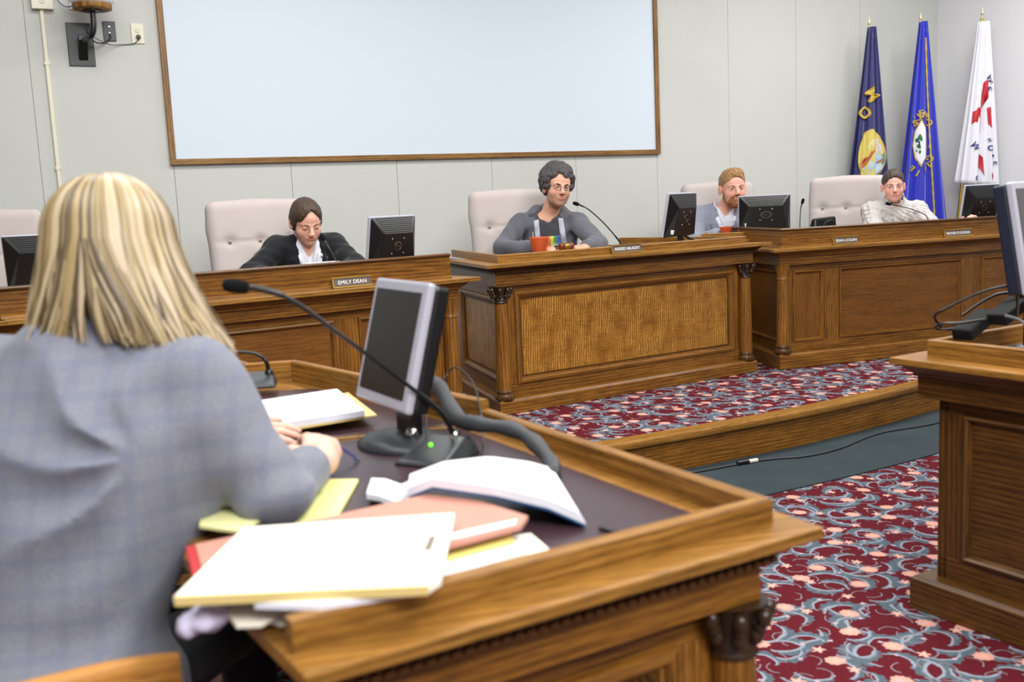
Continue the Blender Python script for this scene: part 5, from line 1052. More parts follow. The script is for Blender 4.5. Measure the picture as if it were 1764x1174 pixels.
class Person:
    def __init__(s, label, root, heading, pelvis, chest, shR, shL, elR, elL, wrR, wrL, head, k=1.0):
        s.root = v3(root); s.t = thing('person', label, 'person', root); s.hd = R(heading); s.f = v3((math.cos(s.hd), math.sin(s.hd), 0)); s.l = v3((-s.f[1], s.f[0], 0))
        s.pel, s.ch, s.shR, s.shL, s.elR, s.elL, s.wrR, s.wrL = map(v3, (pelvis, chest, shR, shL, elR, elL, wrR, wrL)); s.H = head; s.k = k
        s.nb = (s.shR+s.shL)/2+v3((0, 0, 0.055))
        ud = s.nb-s.pel; s.M = ortho(np.cross(ud/np.linalg.norm(ud), np.cross(s.f, ud)/np.linalg.norm(np.cross(s.f, ud)))*1.0 if False else s.f, ud)
        u = ud/np.linalg.norm(ud); sd = s.shR-s.shL; sd = sd-u*(sd@u); sd /= np.linalg.norm(sd); s.sd = sd; s.fw = np.cross(u, sd); s.u = u; s.M = np.stack([sd, s.fw, u], 1)
    def bounds(s, pad):
        P = np.array([s.pel, s.ch, s.shR, s.shL, s.elR, s.elL, s.wrR, s.wrL]); return P.min(0)-pad, P.max(0)+pad
    def body(s, h, base, hands, lids='open', stub=None, blush=0.2, lip=(0.86, 0.52, 0.50)):
        lo, hi = s.bounds(0.13); hi = np.maximum(hi, s.H.c+0.15); lo[2] = s.pel[2]-0.05; lo = np.minimum(lo, s.H.c-0.13)
        F = Field(lo, hi, h); k = s.k
        s.H.build(F, lids)
        F.cap(s.H.w((0, 0.022, -0.055)), s.nb-s.u*0.03, 0.052*k, 0.056*k, 0.02)
        for a, b in ((s.shR, s.elR), (s.shL, s.elL)): F.cap(a, b, 0.042*k, 0.036*k, 0.02)
        for a, b in ((s.elR, s.wrR), (s.elL, s.wrL)): F.cap(a, b, 0.034*k, 0.0235*k, 0.02)
        F.cap(s.shR, s.shL, 0.042*k, None, 0.04); F.ell(s.ch, (0.135*k, 0.072*k, 0.16*k), s.M, 0.05); F.ell((s.ch+s.pel)/2, (0.115*k, 0.068*k, 0.15*k), s.M, 0.05); F.ell(s.pel, (0.13*k, 0.08*k, 0.09*k), s.M, 0.05)
        for w, kw in hands: hand(F, w, **kw)
        H = s.H; s.bodyo = F.mesh('body', SKIN, s.t, s.root, lambda P: H.colours(P, base, lip, stub, blush), 1); return s.bodyo
    def torso(s, F, g, arms=True, k=None, shw=1.0, sl=(0.058, 0.050, 0.038), wend=(0.97, 0.97), belly=0.0, short=False):
        """g: looseness added to radii"""
        k = k or s.k
        F.ell(s.ch, ((0.165)*k+g, (0.105)*k+g, 0.19*k+g), s.M, 0.0); F.ell((s.ch+s.pel)/2, (0.145*k+g, (0.10+belly)*k+g, 0.18*k+g), s.M, 0.06); F.ell(s.pel, (0.165*k+g, 0.115*k+g, 0.11*k+g), s.M, 0.06)
        n = s.nb-s.u*0.045
        for sh in (s.shR, s.shL): F.cap(n, sh, 0.058*k+g, 0.050*k*shw+g, 0.04)
        F.cap(s.nb-s.u*0.05-s.fw*0.01, s.nb-s.u*0.01-s.fw*0.01, 0.075*k+g, 0.055*k+g, 0.03)
        if arms:
            for sh, el, wr, we in ((s.shR, s.elR, s.wrR, wend[0]), (s.shL, s.elL, s.wrL, wend[1])):
                F.cap(sh, el, sl[0]*k+g, sl[1]*k+g, 0.03)
                if not short: F.cap(el, el+(wr-el)*we, sl[1]*k+g, sl[2]*k+g, 0.025)
    def neckhole(s, F, r=0.062, front=0.0, k=0.006, low=0.02):
        a = s.nb-s.u*low+s.fw*0.012; F.cap(a, a+s.u*0.25+s.fw*0.03, r*s.k, r*1.25*s.k, k, 's')
        if front: F.cap(s.nb-s.u*front+s.fw*0.11, s.nb+s.u*0.05+s.fw*0.06, 0.004, 0.066*s.k, 0.005, 's')
    def vee(s, F, depth, w_top=0.085, w_bot=0.006, out=0.12, k=0.004):
        # open front: a wedge of stacked capsules in front of the chest
        n = 8
        for i in range(n):
            q = i/(n-1); z = -depth+(depth+0.04)*q; r = w_bot+(w_top-w_bot)*q
            p = s.nb+s.u*z+s.fw*(out-0.03*q*q); F.ell(p, (r, 0.075, depth/n+0.03), s.M, k, 's')
    def legs(s, mat, shoes, knee=0.40, sp=0.10, floor=None):
        z0 = s.root[2]; F = Field(np.minimum(s.pel-0.3, s.root-v3((0.7, 0.7, 0))+v3((0, 0, 0.03))), np.maximum(s.pel+0.3, s.root+v3((0.7, 0.7, 0.62))), 0.012); F2 = Field(F.lo-v3((0, 0, 0.05)), F.lo+v3((1.5, 1.5, 0.25)), 0.010)
        F.ell(s.pel-v3((0, 0, 0.02)), (0.18*s.k, 0.14*s.k, 0.10), s.M, 0)
        for q in (-1, 1):
            hp = s.pel+s.l*q*0.085; kn = v3((hp[0], hp[1], z0+0.50))+s.f*knee+s.l*q*(sp-0.085); an = v3((kn[0], kn[1], z0+0.11))+s.f*0.03
            F.cap(hp, kn, 0.085*s.k, 0.062*s.k, 0.03); F.cap(kn, an, 0.060*s.k, 0.045*s.k, 0.03)
            mb = MB(); fd = Vector(s.f); sdv = Vector(s.l); o = Vector(an-s.root); o.z = 0; g = []
            for i in range(9):
                x = -0.06+0.27*i/8; wv = 0.038*math.sin(PI*min(1, max(0.12, (i+0.8)/9.2)))**0.5; hh = 0.085-0.05*min(1, i/6); ctr = o+fd*x
                g.append([ctr+sdv*(wv*math.cos(a_))+Vector((0, 0, 0.002+hh*0.5+hh*0.5*math.sin(a_))) for a_ in [2*PI*j/12 for j in range(12)]])
            mb.quadgrid(g, None, 0, True, False, True); mb.add(g[0], [tuple(range(12))]); mb.add(g[-1], [tuple(range(12))[::-1]]); mb.build('shoe', shoes, s.t)
        F.mesh('trousers', mat, s.t, s.root)
    def bvh(s, o):
        me = o.data; return BVHTree.FromPolygons([v.co[:] for v in me.vertices], [tuple(p.vertices) for p in me.polygons])
    def on(s, tree, x, z, off=0.002, back=False):
        # point on the chest: x to the person's left, z above chest centre
        d = Vector(s.fw)*(-1 if not back else 1); o = Vector(s.ch-s.root)-Vector(s.sd)*x+Vector(s.u)*z-d*0.22; best = None
        for tr_ in (tree if isinstance(tree, tuple) else (tree,)):
            r = tr_.ray_cast(o, d)
            if r[0] is not None and (best is None or r[3] < best[1]): best = (r[0], r[3])
        return o+d*0.4 if best is None else best[0]-d*off
    def strip(s, tree, name, mat, left, right, n=14, m=3, off=0.003, parent=None, th=0.0015):
        # left/right: functions q -> (x, z)
        g = []
        for i in range(n+1):
            q = i/n; a, b = left(q), right(q); g.append([s.on(tree, a[0]+(b[0]-a[0])*j/m, a[1]+(b[1]-a[1])*j/m, off) for j in range(m+1)])
        mb = MB(); mb.quadgrid(g, None, 0, True); o = mb.build(name, mat, parent or s.t, fixn=False); sd = o.modifiers.new('solid', 'SOLIDIFY'); sd.thickness = th; sd.offset = 0; return o
def lerp2(a, b): return lambda q: (a[0]+(b[0]-a[0])*q, a[1]+(b[1]-a[1])*q)
SHOE = plain('black_shoe', (22, 20, 20), 0.3)
DARKPANTS = clothmat('dark_trousers', (34, 34, 40))

# --- woman in the black blazer
H = Head((-1.055, 5.30, 1.238), -62, 24, -2, 0.96, 0.98, 1.04)
p = Person('woman in a black blazer and white collared shirt, looking down behind the left desk', (-1.14, 5.48, DZ), -62, (-1.14, 5.50, 0.70), (-1.095, 5.40, 1.00), (-1.225, 5.31, 1.105), (-0.945, 5.45, 1.105), (-1.33, 5.14, 0.985), (-0.80, 5.30, 0.985), (-1.12, 5.00, 0.965), (-0.92, 5.10, 0.965), H, 0.9)
p.body(0.0032, (222, 172, 152), [(p.wrR, dict(fwd=(0.7, -0.4, -0.05), up=(0, 0, 1), side=(0.4, 0.7, 0), curl=0.35, k=0.88)), (p.wrL, dict(fwd=(-0.2, -0.9, -0.05), up=(0, 0, 1), side=(-0.9, 0.2, 0), curl=0.4, k=0.88))], 'closed', None, 0.3)
H.parts(p.t, p.root, (70, 50, 30, 'brown'), (74, 50, 36), True, 0.0018)
F = Field(*[x for x in (lambda b: (b[0], b[1]))(p.bounds(0.1))], 0.006); p.torso(F, 0.0, False); p.neckhole(F, 0.056, 0.10); F.cap(p.nb-p.fw*0.03, p.nb+p.u*0.03-p.fw*0.035, 0.066, 0.056, 0.02); p.neckhole(F, 0.053, 0.13, low=0.0)
WS = clothmat('white_shirt', (226, 228, 240), 0.8, mel=0.02); sh = F.mesh('shirt', WS, p.t, p.root)
F = Field(*p.bounds(0.1), 0.006); p.torso(F, 0.010, shw=1.05); p.neckhole(F, 0.064); p.vee(F, 0.27, 0.075, 0.03); F.noise(0.0035, (9, 9, 6), 2); BB = clothmat('black_blazer', (24, 24, 28), 0.8); jk = F.mesh('blazer', BB, p.t, p.root)
tr = p.bvh(jk); ts = p.bvh(sh)
p.strip(tr, 'lapel', BB, lerp2((-0.060, 0.095), (-0.030, -0.12)), lerp2((-0.098, 0.07), (-0.040, -0.13)), off=0.005, th=0.004, parent=jk)
p.strip(tr, 'lapel', BB, lerp2((0.060, 0.095), (0.030, -0.12)), lerp2((0.098, 0.07), (0.040, -0.13)), off=0.005, th=0.004, parent=jk)
p.strip((ts, tr), 'collar', WS, lerp2((-0.014, -0.01), (-0.046, 0.10)), lerp2((-0.052, -0.005), (-0.066, 0.09)), off=0.006, th=0.003, parent=sh)
p.strip((ts, tr), 'collar', WS, lerp2((0.014, -0.01), (0.046, 0.10)), lerp2((0.052, -0.005), (0.066, 0.09)), off=0.006, th=0.003, parent=sh)
p.strip(ts, 'zip', plain('zip_grey', (130, 130, 140), 0.3, 0.6), lerp2((-0.003, -0.02), (-0.003, -0.15)), lerp2((0.003, -0.02), (0.003, -0.15)), off=0.004, m=1, parent=sh)
F = Field(H.c-0.15, H.c+0.16, 0.0032)
H.ell(F, (0, 0.022, 0.036), (0.083, 0.103, 0.091), 0); H.ell(F, (0, 0.085, -0.03), (0.06, 0.05, 0.05), 0.03); H.ell(F, (0, 0.125, -0.045), (0.036, 0.03, 0.034), 0.015)
for x in (-1, 1): H.ell(F, (x*0.066, 0.02, -0.005), (0.022, 0.05, 0.045), 0.02)
H.ell(F, (0, -0.028, 0.052), (0.067, 0.060, 0.064), 0.03); H.ell(F, (0, -0.118, -0.030), (0.066, 0.108, 0.085), 0.006, 's'); H.ell(F, (0.003, -0.115, 0.012), (0.059, 0.098, 0.060), 0.006, 's'); H.ell(F, (0.004, -0.112, 0.036), (0.042, 0.085, 0.052), 0.008, 's'); H.ell(F, (0.004, -0.110, 0.060), (0.022, 0.068, 0.042), 0.010, 's'); H.cap(F, (0.004, -0.075, 0.108), (0.004, 0.01, 0.134), 0.0050, 0.002, 0.003, 's')
for x in (-1, 1): H.ell(F, (x*0.085, -0.04, -0.04), (0.02, 0.05, 0.032), 0.006, 's')
F.noise(0.0014, (30, 30, 12), 5); F.mesh('hair', hairmat('brown_hair', (40, 28, 20), (80, 58, 42), sc=(120, 120, 25)), p.t, p.root)
for x in (-1, 1): mb = MB(); mb.sphere((x*0.081, 0.0, -0.048), 0.006, 12, 8); mb.xform(H.Mb).build('pearl_earring', plain('pearl', (232, 226, 214), 0.2), p.t)
p.legs(DARKPANTS, SHOE)

# --- man in the grey hoodie
H = Head((0.322, 6.18, 1.368), -74, 2, 7, 1.0, 1.05, 1.0)
p = Person('man with curly dark hair and glasses in a grey hoodie, behind the middle desk', (0.28, 6.36, DZ), -72, (0.28, 6.38, 0.72), (0.265, 6.28, 1.05), (0.085, 6.26, 1.160), (0.435, 6.25, 1.150), (-0.035, 6.05, 1.02), (0.545, 6.02, 1.02), (0.185, 5.84, 1.012), (0.465, 5.80, 1.012), H, 1.0)
p.body(0.0032, (206, 156, 130), [(p.wrR, dict(fwd=(0.9, -0.35, -0.05), up=(0.2, -0.3, 1), side=(0.3, 0.9, 0), curl=0.65, k=0.95)), (p.wrL, dict(fwd=(-0.85, -0.25, -0.05), up=(-0.1, -0.3, 1), side=(-0.2, 0.9, 0), curl=0.75, k=0.95))], 'open', (96, 84, 76), 0.3)
H.parts(p.t, p.root, (52, 38, 28, 'dark'), (40, 32, 28), False, 0.0036)
F = Field(*p.bounds(0.1), 0.006); p.torso(F, 0.0, False); p.neckhole(F, 0.068, 0.05); F.noise(0.002, (7, 7, 7), 4); TS = clothmat('charcoal_tee', (66, 66, 72), 0.9); tee = F.mesh('t_shirt', TS, p.t, p.root); ts = p.bvh(tee)
F = Field(*p.bounds(0.14), 0.006); p.torso(F, 0.010, sl=(0.050, 0.043, 0.034), shw=0.85, wend=(0.93, 0.93)); p.neckhole(F, 0.074); p.vee(F, 0.34, 0.088, 0.070, 0.125)
for a0 in range(-6, 7):
    a = a0*0.27; q0 = p.nb+p.sd*math.sin(a)*0.095-p.fw*math.cos(a)*0.085-p.u*(0.0+0.02*abs(math.sin(a))); F.ell(q0-p.fw*0.01, (0.03, 0.028, 0.045), p.M, 0.03)
p.neckhole(F, 0.072, low=-0.0); F.noise(0.0055, (6, 6, 5), 8); HOOD = clothmat('grey_hoodie', (92, 92, 100), 0.95, mel=0.28, sc=260); hd = F.mesh('hoodie', HOOD, p.t, p.root); tr = p.bvh(hd)
LIN = clothmat('pale_lining', (176, 178, 192), 0.9, mel=0.04)
p.strip((tr, ts), 'lining', LIN, lerp2((-0.058, 0.15), (-0.054, -0.05)), lerp2((-0.088, 0.145), (-0.084, -0.05)), off=0.004, th=0.004, parent=hd)
p.strip((tr, ts), 'lining', LIN, lerp2((0.062, 0.15), (0.072, -0.06)), lerp2((0.092, 0.145), (0.112, -0.06)), off=0.004, th=0.004, parent=hd)
mb = MB(); mb.tube([p.on(tr, -0.10, 0.08, 0.008), p.on(tr, -0.098, 0.0, 0.008), p.on(tr, -0.094, -0.09, 0.010)], 0.003, 6); mb.build('drawstring', plain('white_cord', (220, 220, 224), 0.7), hd)
for i, c in enumerate(((206, 60, 50), (220, 120, 50), (208, 196, 90), (70, 150, 80), (70, 90, 200))):
    x0, x1 = -0.040+0.022*i, -0.040+0.022*(i+1); b0 = -0.045+0.008*i
    p.strip(ts, 'print_stripe', plain('print_%d' % i, c, 0.8), lerp2((x0, 0.05), (x0, b0)), lerp2((x1, 0.05), (x1, b0+0.004)), n=6, m=2, off=0.0025, th=0.0006, parent=tee)
tm = text_mb('ulus', 0.032, 0.0004, shear=0.3); o0 = p.on(ts, 0.032, -0.002, 0.007)
tm.xform(frameM(o0, -Vector(p.sd), Vector(p.u))); tm.build('print_lettering', LETT, tee)
def curly(F, H, n, seed, rr, zmin=-0.02):
    rs = np.random.RandomState(seed); k = 0
    while k < n:
        v = rs.normal(size=3); v /= np.linalg.norm(v); q = v3((0, 0.028, 0.045))+v*v3((0.090, 0.102, 0.096))
        if q[2] < zmin or (q[1] < -0.035 and q[2] < 0.068) or (q[1] < 0.03 and q[2] < 0.0): continue
        H.ell(F, q, (rr*rs.uniform(0.7, 1.2), rr*rs.uniform(0.6, 1.0), rr*rs.uniform(0.6, 1.1)), 0.004, rot=(rs.uniform(0, 3), 'Y')); k += 1
F = Field(H.c-0.17, H.c+0.19, 0.003); H.ell(F, (0, 0.028, 0.045), (0.082, 0.098, 0.090), 0); H.ell(F, (0, -0.115, -0.02), (0.066, 0.08, 0.088), 0.006, 's')
for x in (-1, 1): H.ell(F, (x*0.085, -0.035, -0.045), (0.03, 0.05, 0.05), 0.004, 's')
curly(F, H, 330, 3, 0.024, -0.045); curly(F, H, 120, 9, 0.024, 0.05)
F.noise(0.002, (40, 40, 40), 6); F.mesh('hair', hairmat('curly_hair', (26, 24, 24), (94, 89, 91), 0.6, (90, 90, 90)), p.t, p.root)
GF = plain('glasses_frame', (44, 34, 30), 0.3)
t2 = MB()
for x in (-1, 1):
    t2.tube([(x*(0.033+0.0215*math.copysign(abs(math.cos(a))**0.8, math.cos(a))), -0.103+0.004*abs(math.cos(a)), -0.003+0.0155*math.copysign(abs(math.sin(a))**0.8, math.sin(a))) for a in [2*PI*k/28 for k in range(29)]], 0.0013, 6, caps=False)
    t2.tube([(x*0.054, -0.098, 0.004), (x*0.072, -0.07, 0.003), (x*0.080, 0.005, 0.0)], 0.0012, 6)
t2.tube([(-0.012, -0.106, 0.003), (0, -0.109, 0.005), (0.012, -0.106, 0.003)], 0.0012, 6); g_ = t2.xform(H.Mb).build('glasses', GF, p.t)
GL = NT('lens_glass'); GL.b.inputs['Transmission Weight'].default_value = 1.0; GL.b.inputs['Roughness'].default_value = 0.0; GL.b.inputs['IOR'].default_value = 1.0; GL.b.inputs['Alpha'].default_value = 0.04
for x in (-1, 1):
    mb = MB(); mb.add([(x*(0.033+0.0205*math.cos(a)), -0.1015, -0.003+0.0148*math.sin(a)) for a in [2*PI*k/20 for k in range(20)]], [tuple(range(20))]); mb.xform(H.Mb).build('lens', GL.m, g_)
p.legs(clothmat('blue_jeans', (50, 60, 84)), SHOE)

# --- bearded man
H = Head((1.610, 7.12, 1.322), -84, 3, -2, 1.08, 1.1, 1.04)
p = Person('bearded man with short reddish hair in a grey suit jacket, behind the wide monitor', (1.58, 7.30, DZ), -82, (1.58, 7.30, 0.70), (1.565, 7.23, 1.02), (1.385, 7.24, 1.135), (1.755, 7.22, 1.135), (1.31, 7.05, 0.93), (1.83, 7.03, 0.93), (1.46, 6.93, 1.0), (1.70, 6.93, 1.0), H, 1.02)
p.body(0.0034, (218, 160, 140), [(p.wrR, dict(fwd=(0.8, -0.3, 0), up=(0, 0, 1), side=(0.3, 0.8, 0), curl=0.6, k=0.9)), (p.wrL, dict(fwd=(-0.8, -0.3, 0), up=(0, 0, 1), side=(-0.3, 0.8, 0), curl=0.6, k=0.9))], 'open', None, 0.4)
H.parts(p.t, p.root, (62, 74, 86, 'blue'), (150, 104, 70), False, 0.0028)
F = Field(*p.bounds(0.1), 0.006); p.torso(F, 0.0, False); F.cap(p.nb-p.fw*0.02, p.nb+p.u*0.035-p.fw*0.025, 0.072, 0.066, 0.02); p.neckhole(F, 0.062, 0.07, low=0.0); sh = F.mesh('shirt', WS, p.t, p.root); ts = p.bvh(sh)
F = Field(*p.bounds(0.1), 0.006); p.torso(F, 0.012, shw=1.15, sl=(0.062, 0.054, 0.042), wend=(0.95, 0.95)); p.neckhole(F, 0.078, low=0.01); p.vee(F, 0.30, 0.066, 0.012); F.noise(0.003, (7, 7, 5), 12)
SUIT = clothmat('grey_suit', (132, 136, 150), 0.85, check=(14, 0.03, (172, 170, 180))); jk = F.mesh('suit_jacket', SUIT, p.t, p.root); tr = p.bvh(jk)
for q in (-1, 1):
    p.strip((tr, ts), 'lapel', SUIT, lerp2((q*0.052, 0.115), (q*0.010, -0.16)), lerp2((q*0.115, 0.075), (q*0.028, -0.17)), off=0.005, th=0.004, parent=jk)
    p.strip((ts, tr), 'collar', WS, lerp2((q*0.012, 0.045), (q*0.05, 0.125)), lerp2((q*0.045, 0.035), (q*0.074, 0.11)), off=0.006, th=0.003, parent=sh)
for z in (0.02, -0.05):
    mb = MB(); mb.sphere(p.on(ts, 0, z, 0.002), 0.0045, 10, 6); mb.build('button', plain('shirt_button', (120, 120, 130), 0.4), sh)
F = Field(H.c-0.15, H.c+0.17, 0.003); H.ell(F, (0, 0.024, 0.036), (0.081, 0.100, 0.092), 0); H.ell(F, (0.01, -0.03, 0.100), (0.050, 0.045, 0.028), 0.02); H.ell(F, (0, -0.028, 0.055), (0.068, 0.056, 0.064), 0.03)
H.ell(F, (0, -0.125, -0.015), (0.074, 0.095, 0.105), 0.006, 's')
for x in (-1, 1): H.ell(F, (x*0.085, -0.045, -0.03), (0.03, 0.047, 0.06), 0.004, 's'); H.ell(F, (x*0.09, 0.01, -0.035), (0.03, 0.03, 0.04), 0.004, 's')
F.noise(0.0016, (30, 30, 20), 5); F.mesh('hair', hairmat('red_hair', (112, 76, 40), (176, 136, 88), 0.55, (120, 90, 30)), p.t, p.root)
F = Field(H.c-0.16, H.c+0.10, 0.0028); H.ell(F, (0, -0.030, -0.080), (0.058, 0.060, 0.048), 0); H.ell(F, (0, -0.066, -0.100), (0.030, 0.026, 0.026), 0.02); H.cap(F, (-0.026, -0.088, -0.050), (0.026, -0.088, -0.050), 0.0072, None, 0.006)
for x in (-1, 1): H.cap(F, (x*0.030, -0.080, -0.052), (x*0.036, -0.070, -0.085), 0.012, 0.014, 0.01); H.ell(F, (x*0.057, -0.012, -0.048), (0.014, 0.028, 0.038), 0.01); H.ell(F, (x*0.040, -0.085, -0.022), (0.026, 0.04, 0.024), 0.008, 's')
H.ell(F, (0, -0.100, -0.0638), (0.019, 0.02, 0.0055), 0.003, 's'); H.ell(F, (0, -0.03, -0.01), (0.07, 0.10, 0.030), 0.006, 's'); H.ell(F, (0, 0.06, -0.06), (0.08, 0.06, 0.1), 0.01, 's')
F.noise(0.002, (60, 60, 60), 5); F.mesh('beard', hairmat('red_beard', (122, 72, 36), (182, 122, 72), 0.7, (160, 160, 60)), p.t, p.root)
p.legs(DARKPANTS, SHOE)

# --- woman in the cream sweater
H = Head((2.695, 6.98, 1.285), -104, 4, -1, 0.93, 1.0, 1.0)
p = Person('woman with pulled-back dark hair in a cream cable-knit sweater, leaning on the right desk', (2.76, 7.15, DZ), -108, (2.78, 7.17, 0.72), (2.725, 7.06, 0.98), (2.57, 7.05, 1.11), (2.86, 6.97, 1.10), (2.525, 6.87, 0.965), (2.93, 6.82, 0.96), (2.72, 6.68, 0.965), (3.11, 6.78, 1.0), H, 0.95)
p.body(0.0034, (220, 168, 152), [(p.wrR, dict(fwd=(0.9, -0.2, 0), up=(0, 0, 1), side=(0.3, 0.9, 0), curl=0.3, k=0.9)), (p.wrL, dict(fwd=(0.5, 0.2, 0.35), up=(0, -0.5, 0.9), side=(-0.2, 0.9, 0), curl=0.4, k=0.9))], 'open', None, 0.6, (0.84, 0.56, 0.54))
H.parts(p.t, p.root, (60, 48, 38, 'hazel'), (66, 48, 38), False, 0.002)
F = Field(*p.bounds(0.13), 0.0055); p.torso(F, 0.016, sl=(0.056, 0.050, 0.038), shw=1.1, wend=(0.96, 0.9)); F.cap(p.nb-p.fw*0.0, p.nb+p.u*0.045+p.fw*0.008, 0.082, 0.066, 0.02); p.neckhole(F, 0.058, low=-0.01)
F.noise(0.004, (10, 10, 7), 21); F.noise(0.002, (26, 26, 14), 22); F.mesh('sweater', clothmat('cream_knit', (184, 178, 176), 0.95, mel=0.05, cable=True, bump=0.16), p.t, p.root)
F = Field(H.c-0.15, H.c+0.17, 0.0032); H.ell(F, (0, 0.024, 0.036), (0.079, 0.099, 0.089), 0); H.ell(F, (0, 0.11, 0.02), (0.04, 0.035, 0.04), 0.02)
H.ell(F, (0, -0.028, 0.052), (0.067, 0.060, 0.064), 0.03); H.ell(F, (0, -0.122, -0.028), (0.067, 0.108, 0.104), 0.008, 's')
for x in (-1, 1): H.ell(F, (x*0.085, -0.03, -0.045), (0.03, 0.05, 0.052), 0.004, 's')
F.noise(0.0014, (30, 30, 12), 7); F.mesh('hair', hairmat('dark_hair', (36, 28, 24), (78, 62, 52), sc=(110, 110, 30)), p.t, p.root)
p.legs(DARKPANTS, SHOE)

# --- blonde woman in the foreground, seen from behind
H = Head((-0.665, 1.70, 1.212), 90, 8, 3, 0.95, 0.95, 1.0)
p = Person('blonde woman in a grey-blue checked blazer seen from behind, leaning on the foreground table', (-0.74, 1.50, 0.0), 78, (-0.74, 1.48, 0.55), (-0.705, 1.56, 0.90), (-0.522, 1.610, 1.012), (-0.895, 1.675, 1.020), (-0.398, 1.565, 0.835), (-0.93, 1.93, 0.86), (-0.362, 1.825, 0.826), (-0.60, 2.06, 0.822), H, 0.97)
p.body(0.0036, (226, 180, 160), [(p.wrR, dict(fwd=(-0.25, 0.9, 0.20), up=(0.45, -0.3, 1), side=(-0.9, 0.1, 0), curl=0.62, k=0.95, thumb=0.8)), (p.wrL, dict(fwd=(0.95, -0.1, 0.05), up=(0.0, -0.55, 1), side=(0.1, 0.9, 0.3), curl=0.28, k=0.92))], 'open', None, 0.3)
H.parts(p.t, p.root, (62, 74, 86, 'blue'), (130, 100, 64), False, 0.002)
F = Field(*p.bounds(0.15), 0.006); p.torso(F, 0.028, sl=(0.044, 0.028, 0.014), shw=1.0, wend=(0.62, 0.92), belly=0.01)
F.ell(p.pel-p.u*0.02, (0.215, 0.155, 0.14), p.M, 0.05)
F.cap(p.nb-p.fw*0.02, p.nb+p.u*0.030-p.fw*0.015, 0.085, 0.068, 0.02); p.neckhole(F, 0.064, low=-0.012)
# pulled folds fanning from the right armpit across the back, and creases at the elbow
A0 = p.shR-p.u*0.13-p.fw*0.10+p.sd*-0.02
F.cap(v3((-0.505, 1.60, 0.94)), v3((-0.565, 1.575, 0.79)), 0.078, 0.062, 0.05)
F.cap(p.nb-p.sd*0.02, p.shR+p.u*0.012-p.sd*0.04, 0.075, 0.062, 0.04)
idx = np.nonzero(np.abs(F.F) < 0.03); Pp = np.stack([F.ax[i][idx[i]] for i in range(3)], 1); rel = Pp-A0; aa = rel@(-p.sd); bb = rel@p.u; rr_ = np.sqrt(aa*aa+bb*bb)+1e-6; th_ = np.arctan2(bb, aa)
msk = np.clip(aa/0.05, 0, 1)*np.clip(rr_/0.06, 0, 1)*np.exp(-(rr_/0.30)**2)*((rel@p.fw) < 0.06); F.F[idx] += (0.023*msk*(np.abs(np.sin(th_*4.2+0.5*np.sin(rr_*22)+0.3))**1.1-0.5)).astype(np.float32)
rel = Pp-p.elR; tt = rel@((p.shR-p.elR)/np.linalg.norm(p.shR-p.elR)); F.F[idx] += (0.004*np.exp(-(np.linalg.norm(rel, axis=1)/0.12)**2)*np.sin(tt*90+rel[:, 0]*30)).astype(np.float32)
F.noise(0.0022, (4, 4, 5), 31)
BL_ = clothmat('blue_grey_check', (116, 118, 130), 0.85, check=(22, 0.14, (96, 104, 126)), mel=0.2, sc=240); F.mesh('blazer', BL_, p.t, p.root)
p.legs(clothmat('charcoal_skirt', (30, 30, 36)), SHOE, 0.42)
# pen
mb = MB(); a_, b_ = v3((-0.43, 1.99, 0.845))-p.root, v3((-0.335, 1.965, 0.79))-p.root; 
o = MB(); o.tube([Vector((-0.400, 1.972, 0.838)), Vector((-0.325, 1.963, 0.788))], [0.0035, 0.003], 8); o.tube([Vector((-0.33, 1.963, 0.786)), Vector((-0.318, 1.961, 0.7815))], [0.0035, 0.001], 8); tag(o.build('pen', plain('pen_navy', (40, 40, 110), 0.3)), 'dark blue pen in the blonde woman\'s hand on the foreground table', 'pen')
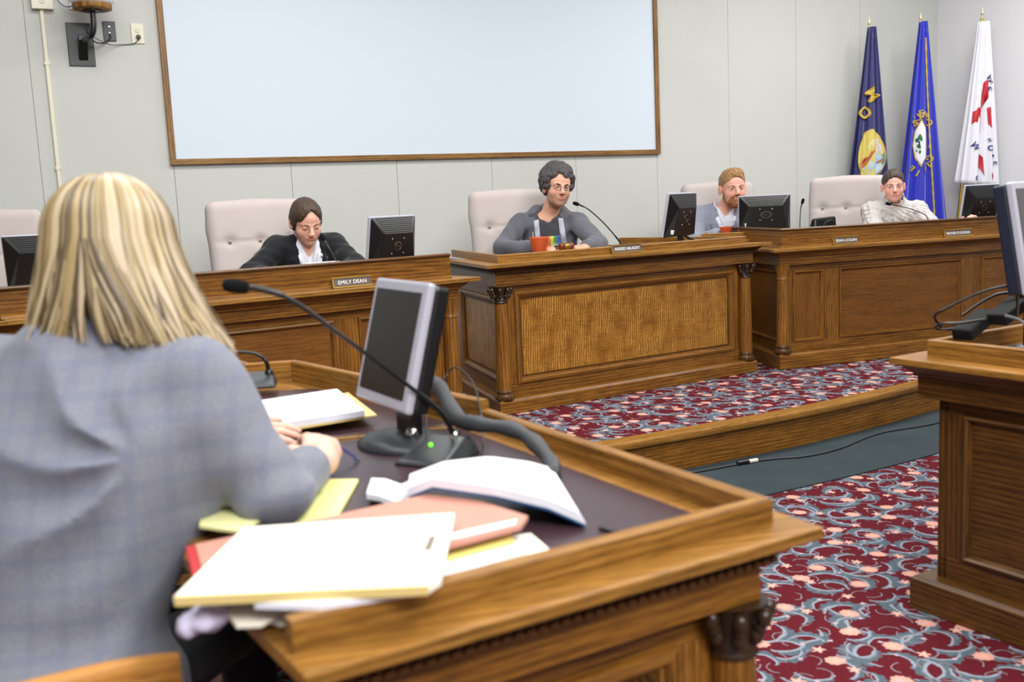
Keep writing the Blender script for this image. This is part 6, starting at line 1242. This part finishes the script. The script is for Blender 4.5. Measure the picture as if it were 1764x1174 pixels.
# hair: inner cap + hanging locks
F = Field(H.c-v3((0.2, 0.2, 0.2)), H.c+0.19, 0.005); H.ell(F, (0, 0.024, 0.036), (0.090, 0.107, 0.095), 0); H.ell(F, (0, 0.045, -0.06), (0.082, 0.075, 0.09), 0.03); H.ell(F, (0, -0.125, -0.03), (0.064, 0.09, 0.115), 0.006, 's')
cap_m = hairmat('blonde_under', (84, 68, 46), (140, 118, 82), 0.5, (70, 70, 12)); hair = F.mesh('hair', cap_m, p.t, p.root)
rs = np.random.RandomState(5); bands = []
cols = [(160, 140, 100), (174, 156, 122), (140, 119, 80), (114, 94, 62), (84, 70, 52), (188, 168, 140), (148, 127, 86)]
V, Fc, Cc = [], [], []
for i in range(900):
    a = rs.uniform(-0.42, 0.42)*PI*1.55+PI/2            # direction around the head, PI/2 = back
    if rs.rand() < 0.15: a = PI/2+rs.uniform(-1.1, 1.1)
    r0 = rs.uniform(0.0, 0.035); lay = rs.uniform(0.0, 0.016); L = rs.uniform(0.92, 1.05)
    sgn = 1 if math.cos(a) > 0 else -1; pts = []
    for j in range(17):
        q = j/16
        if q < 0.5:
            e = q/0.5*PI*0.53+0.08; rx, ry, rz = 0.096+lay, 0.112+lay, 0.100+lay
            x = rx*math.sin(e)*math.cos(a); y = 0.02+ry*math.sin(e)*math.sin(a)*0.98; z = 0.040+rz*math.cos(e)
            part = math.exp(-e*2.2)*0.02; x += part*sgn*0.3
        else:
            qq = (q-0.5)/0.5; x0 = (0.098+lay)*math.cos(a); y0 = 0.02+(0.114+lay)*math.sin(a); side = math.cos(a)
            flare = 0.045*qq*side+0.032*qq*qq*side; back = 0.012*qq*math.sin(a)
            drop = 0.185*L*(0.92+0.22*abs(side)) if side < 0.1 else 0.185*L*(0.90+0.28*abs(side))
            x = x0+flare+0.006*math.sin(qq*5+i)*qq; y = y0+back-0.012*qq*qq; z = 0.030-drop*qq
            if abs(side) < 0.35: x += 0.05*qq*(1 if (side+0.03) > 0 else -1)*(0.6+0.4*math.sin(i))
        pts.append(v3((x, y, z)))
    wd_ = rs.uniform(0.003, 0.0075); tint = v3(lin(cols[rs.randint(len(cols))]))*rs.uniform(0.82, 1.08)
    k0 = len(V)
    for j, q in enumerate(pts):
        tan = pts[min(j+1, 16)]-pts[max(j-1, 0)]; nn = q-v3((0, 0.02, q[2] if j > 8 else 0.03)); nn /= np.linalg.norm(nn)+1e-9; sdv = np.cross(tan, nn); sdv /= np.linalg.norm(sdv)+1e-9
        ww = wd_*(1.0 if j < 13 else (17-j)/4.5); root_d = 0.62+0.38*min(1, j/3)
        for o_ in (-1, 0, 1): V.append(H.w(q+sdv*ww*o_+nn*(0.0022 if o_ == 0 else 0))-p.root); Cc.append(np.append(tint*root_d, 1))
    for j in range(16):
        for o_ in (0, 1): a0 = k0+j*3+o_; Fc.append((a0, a0+1, a0+4, a0+3))
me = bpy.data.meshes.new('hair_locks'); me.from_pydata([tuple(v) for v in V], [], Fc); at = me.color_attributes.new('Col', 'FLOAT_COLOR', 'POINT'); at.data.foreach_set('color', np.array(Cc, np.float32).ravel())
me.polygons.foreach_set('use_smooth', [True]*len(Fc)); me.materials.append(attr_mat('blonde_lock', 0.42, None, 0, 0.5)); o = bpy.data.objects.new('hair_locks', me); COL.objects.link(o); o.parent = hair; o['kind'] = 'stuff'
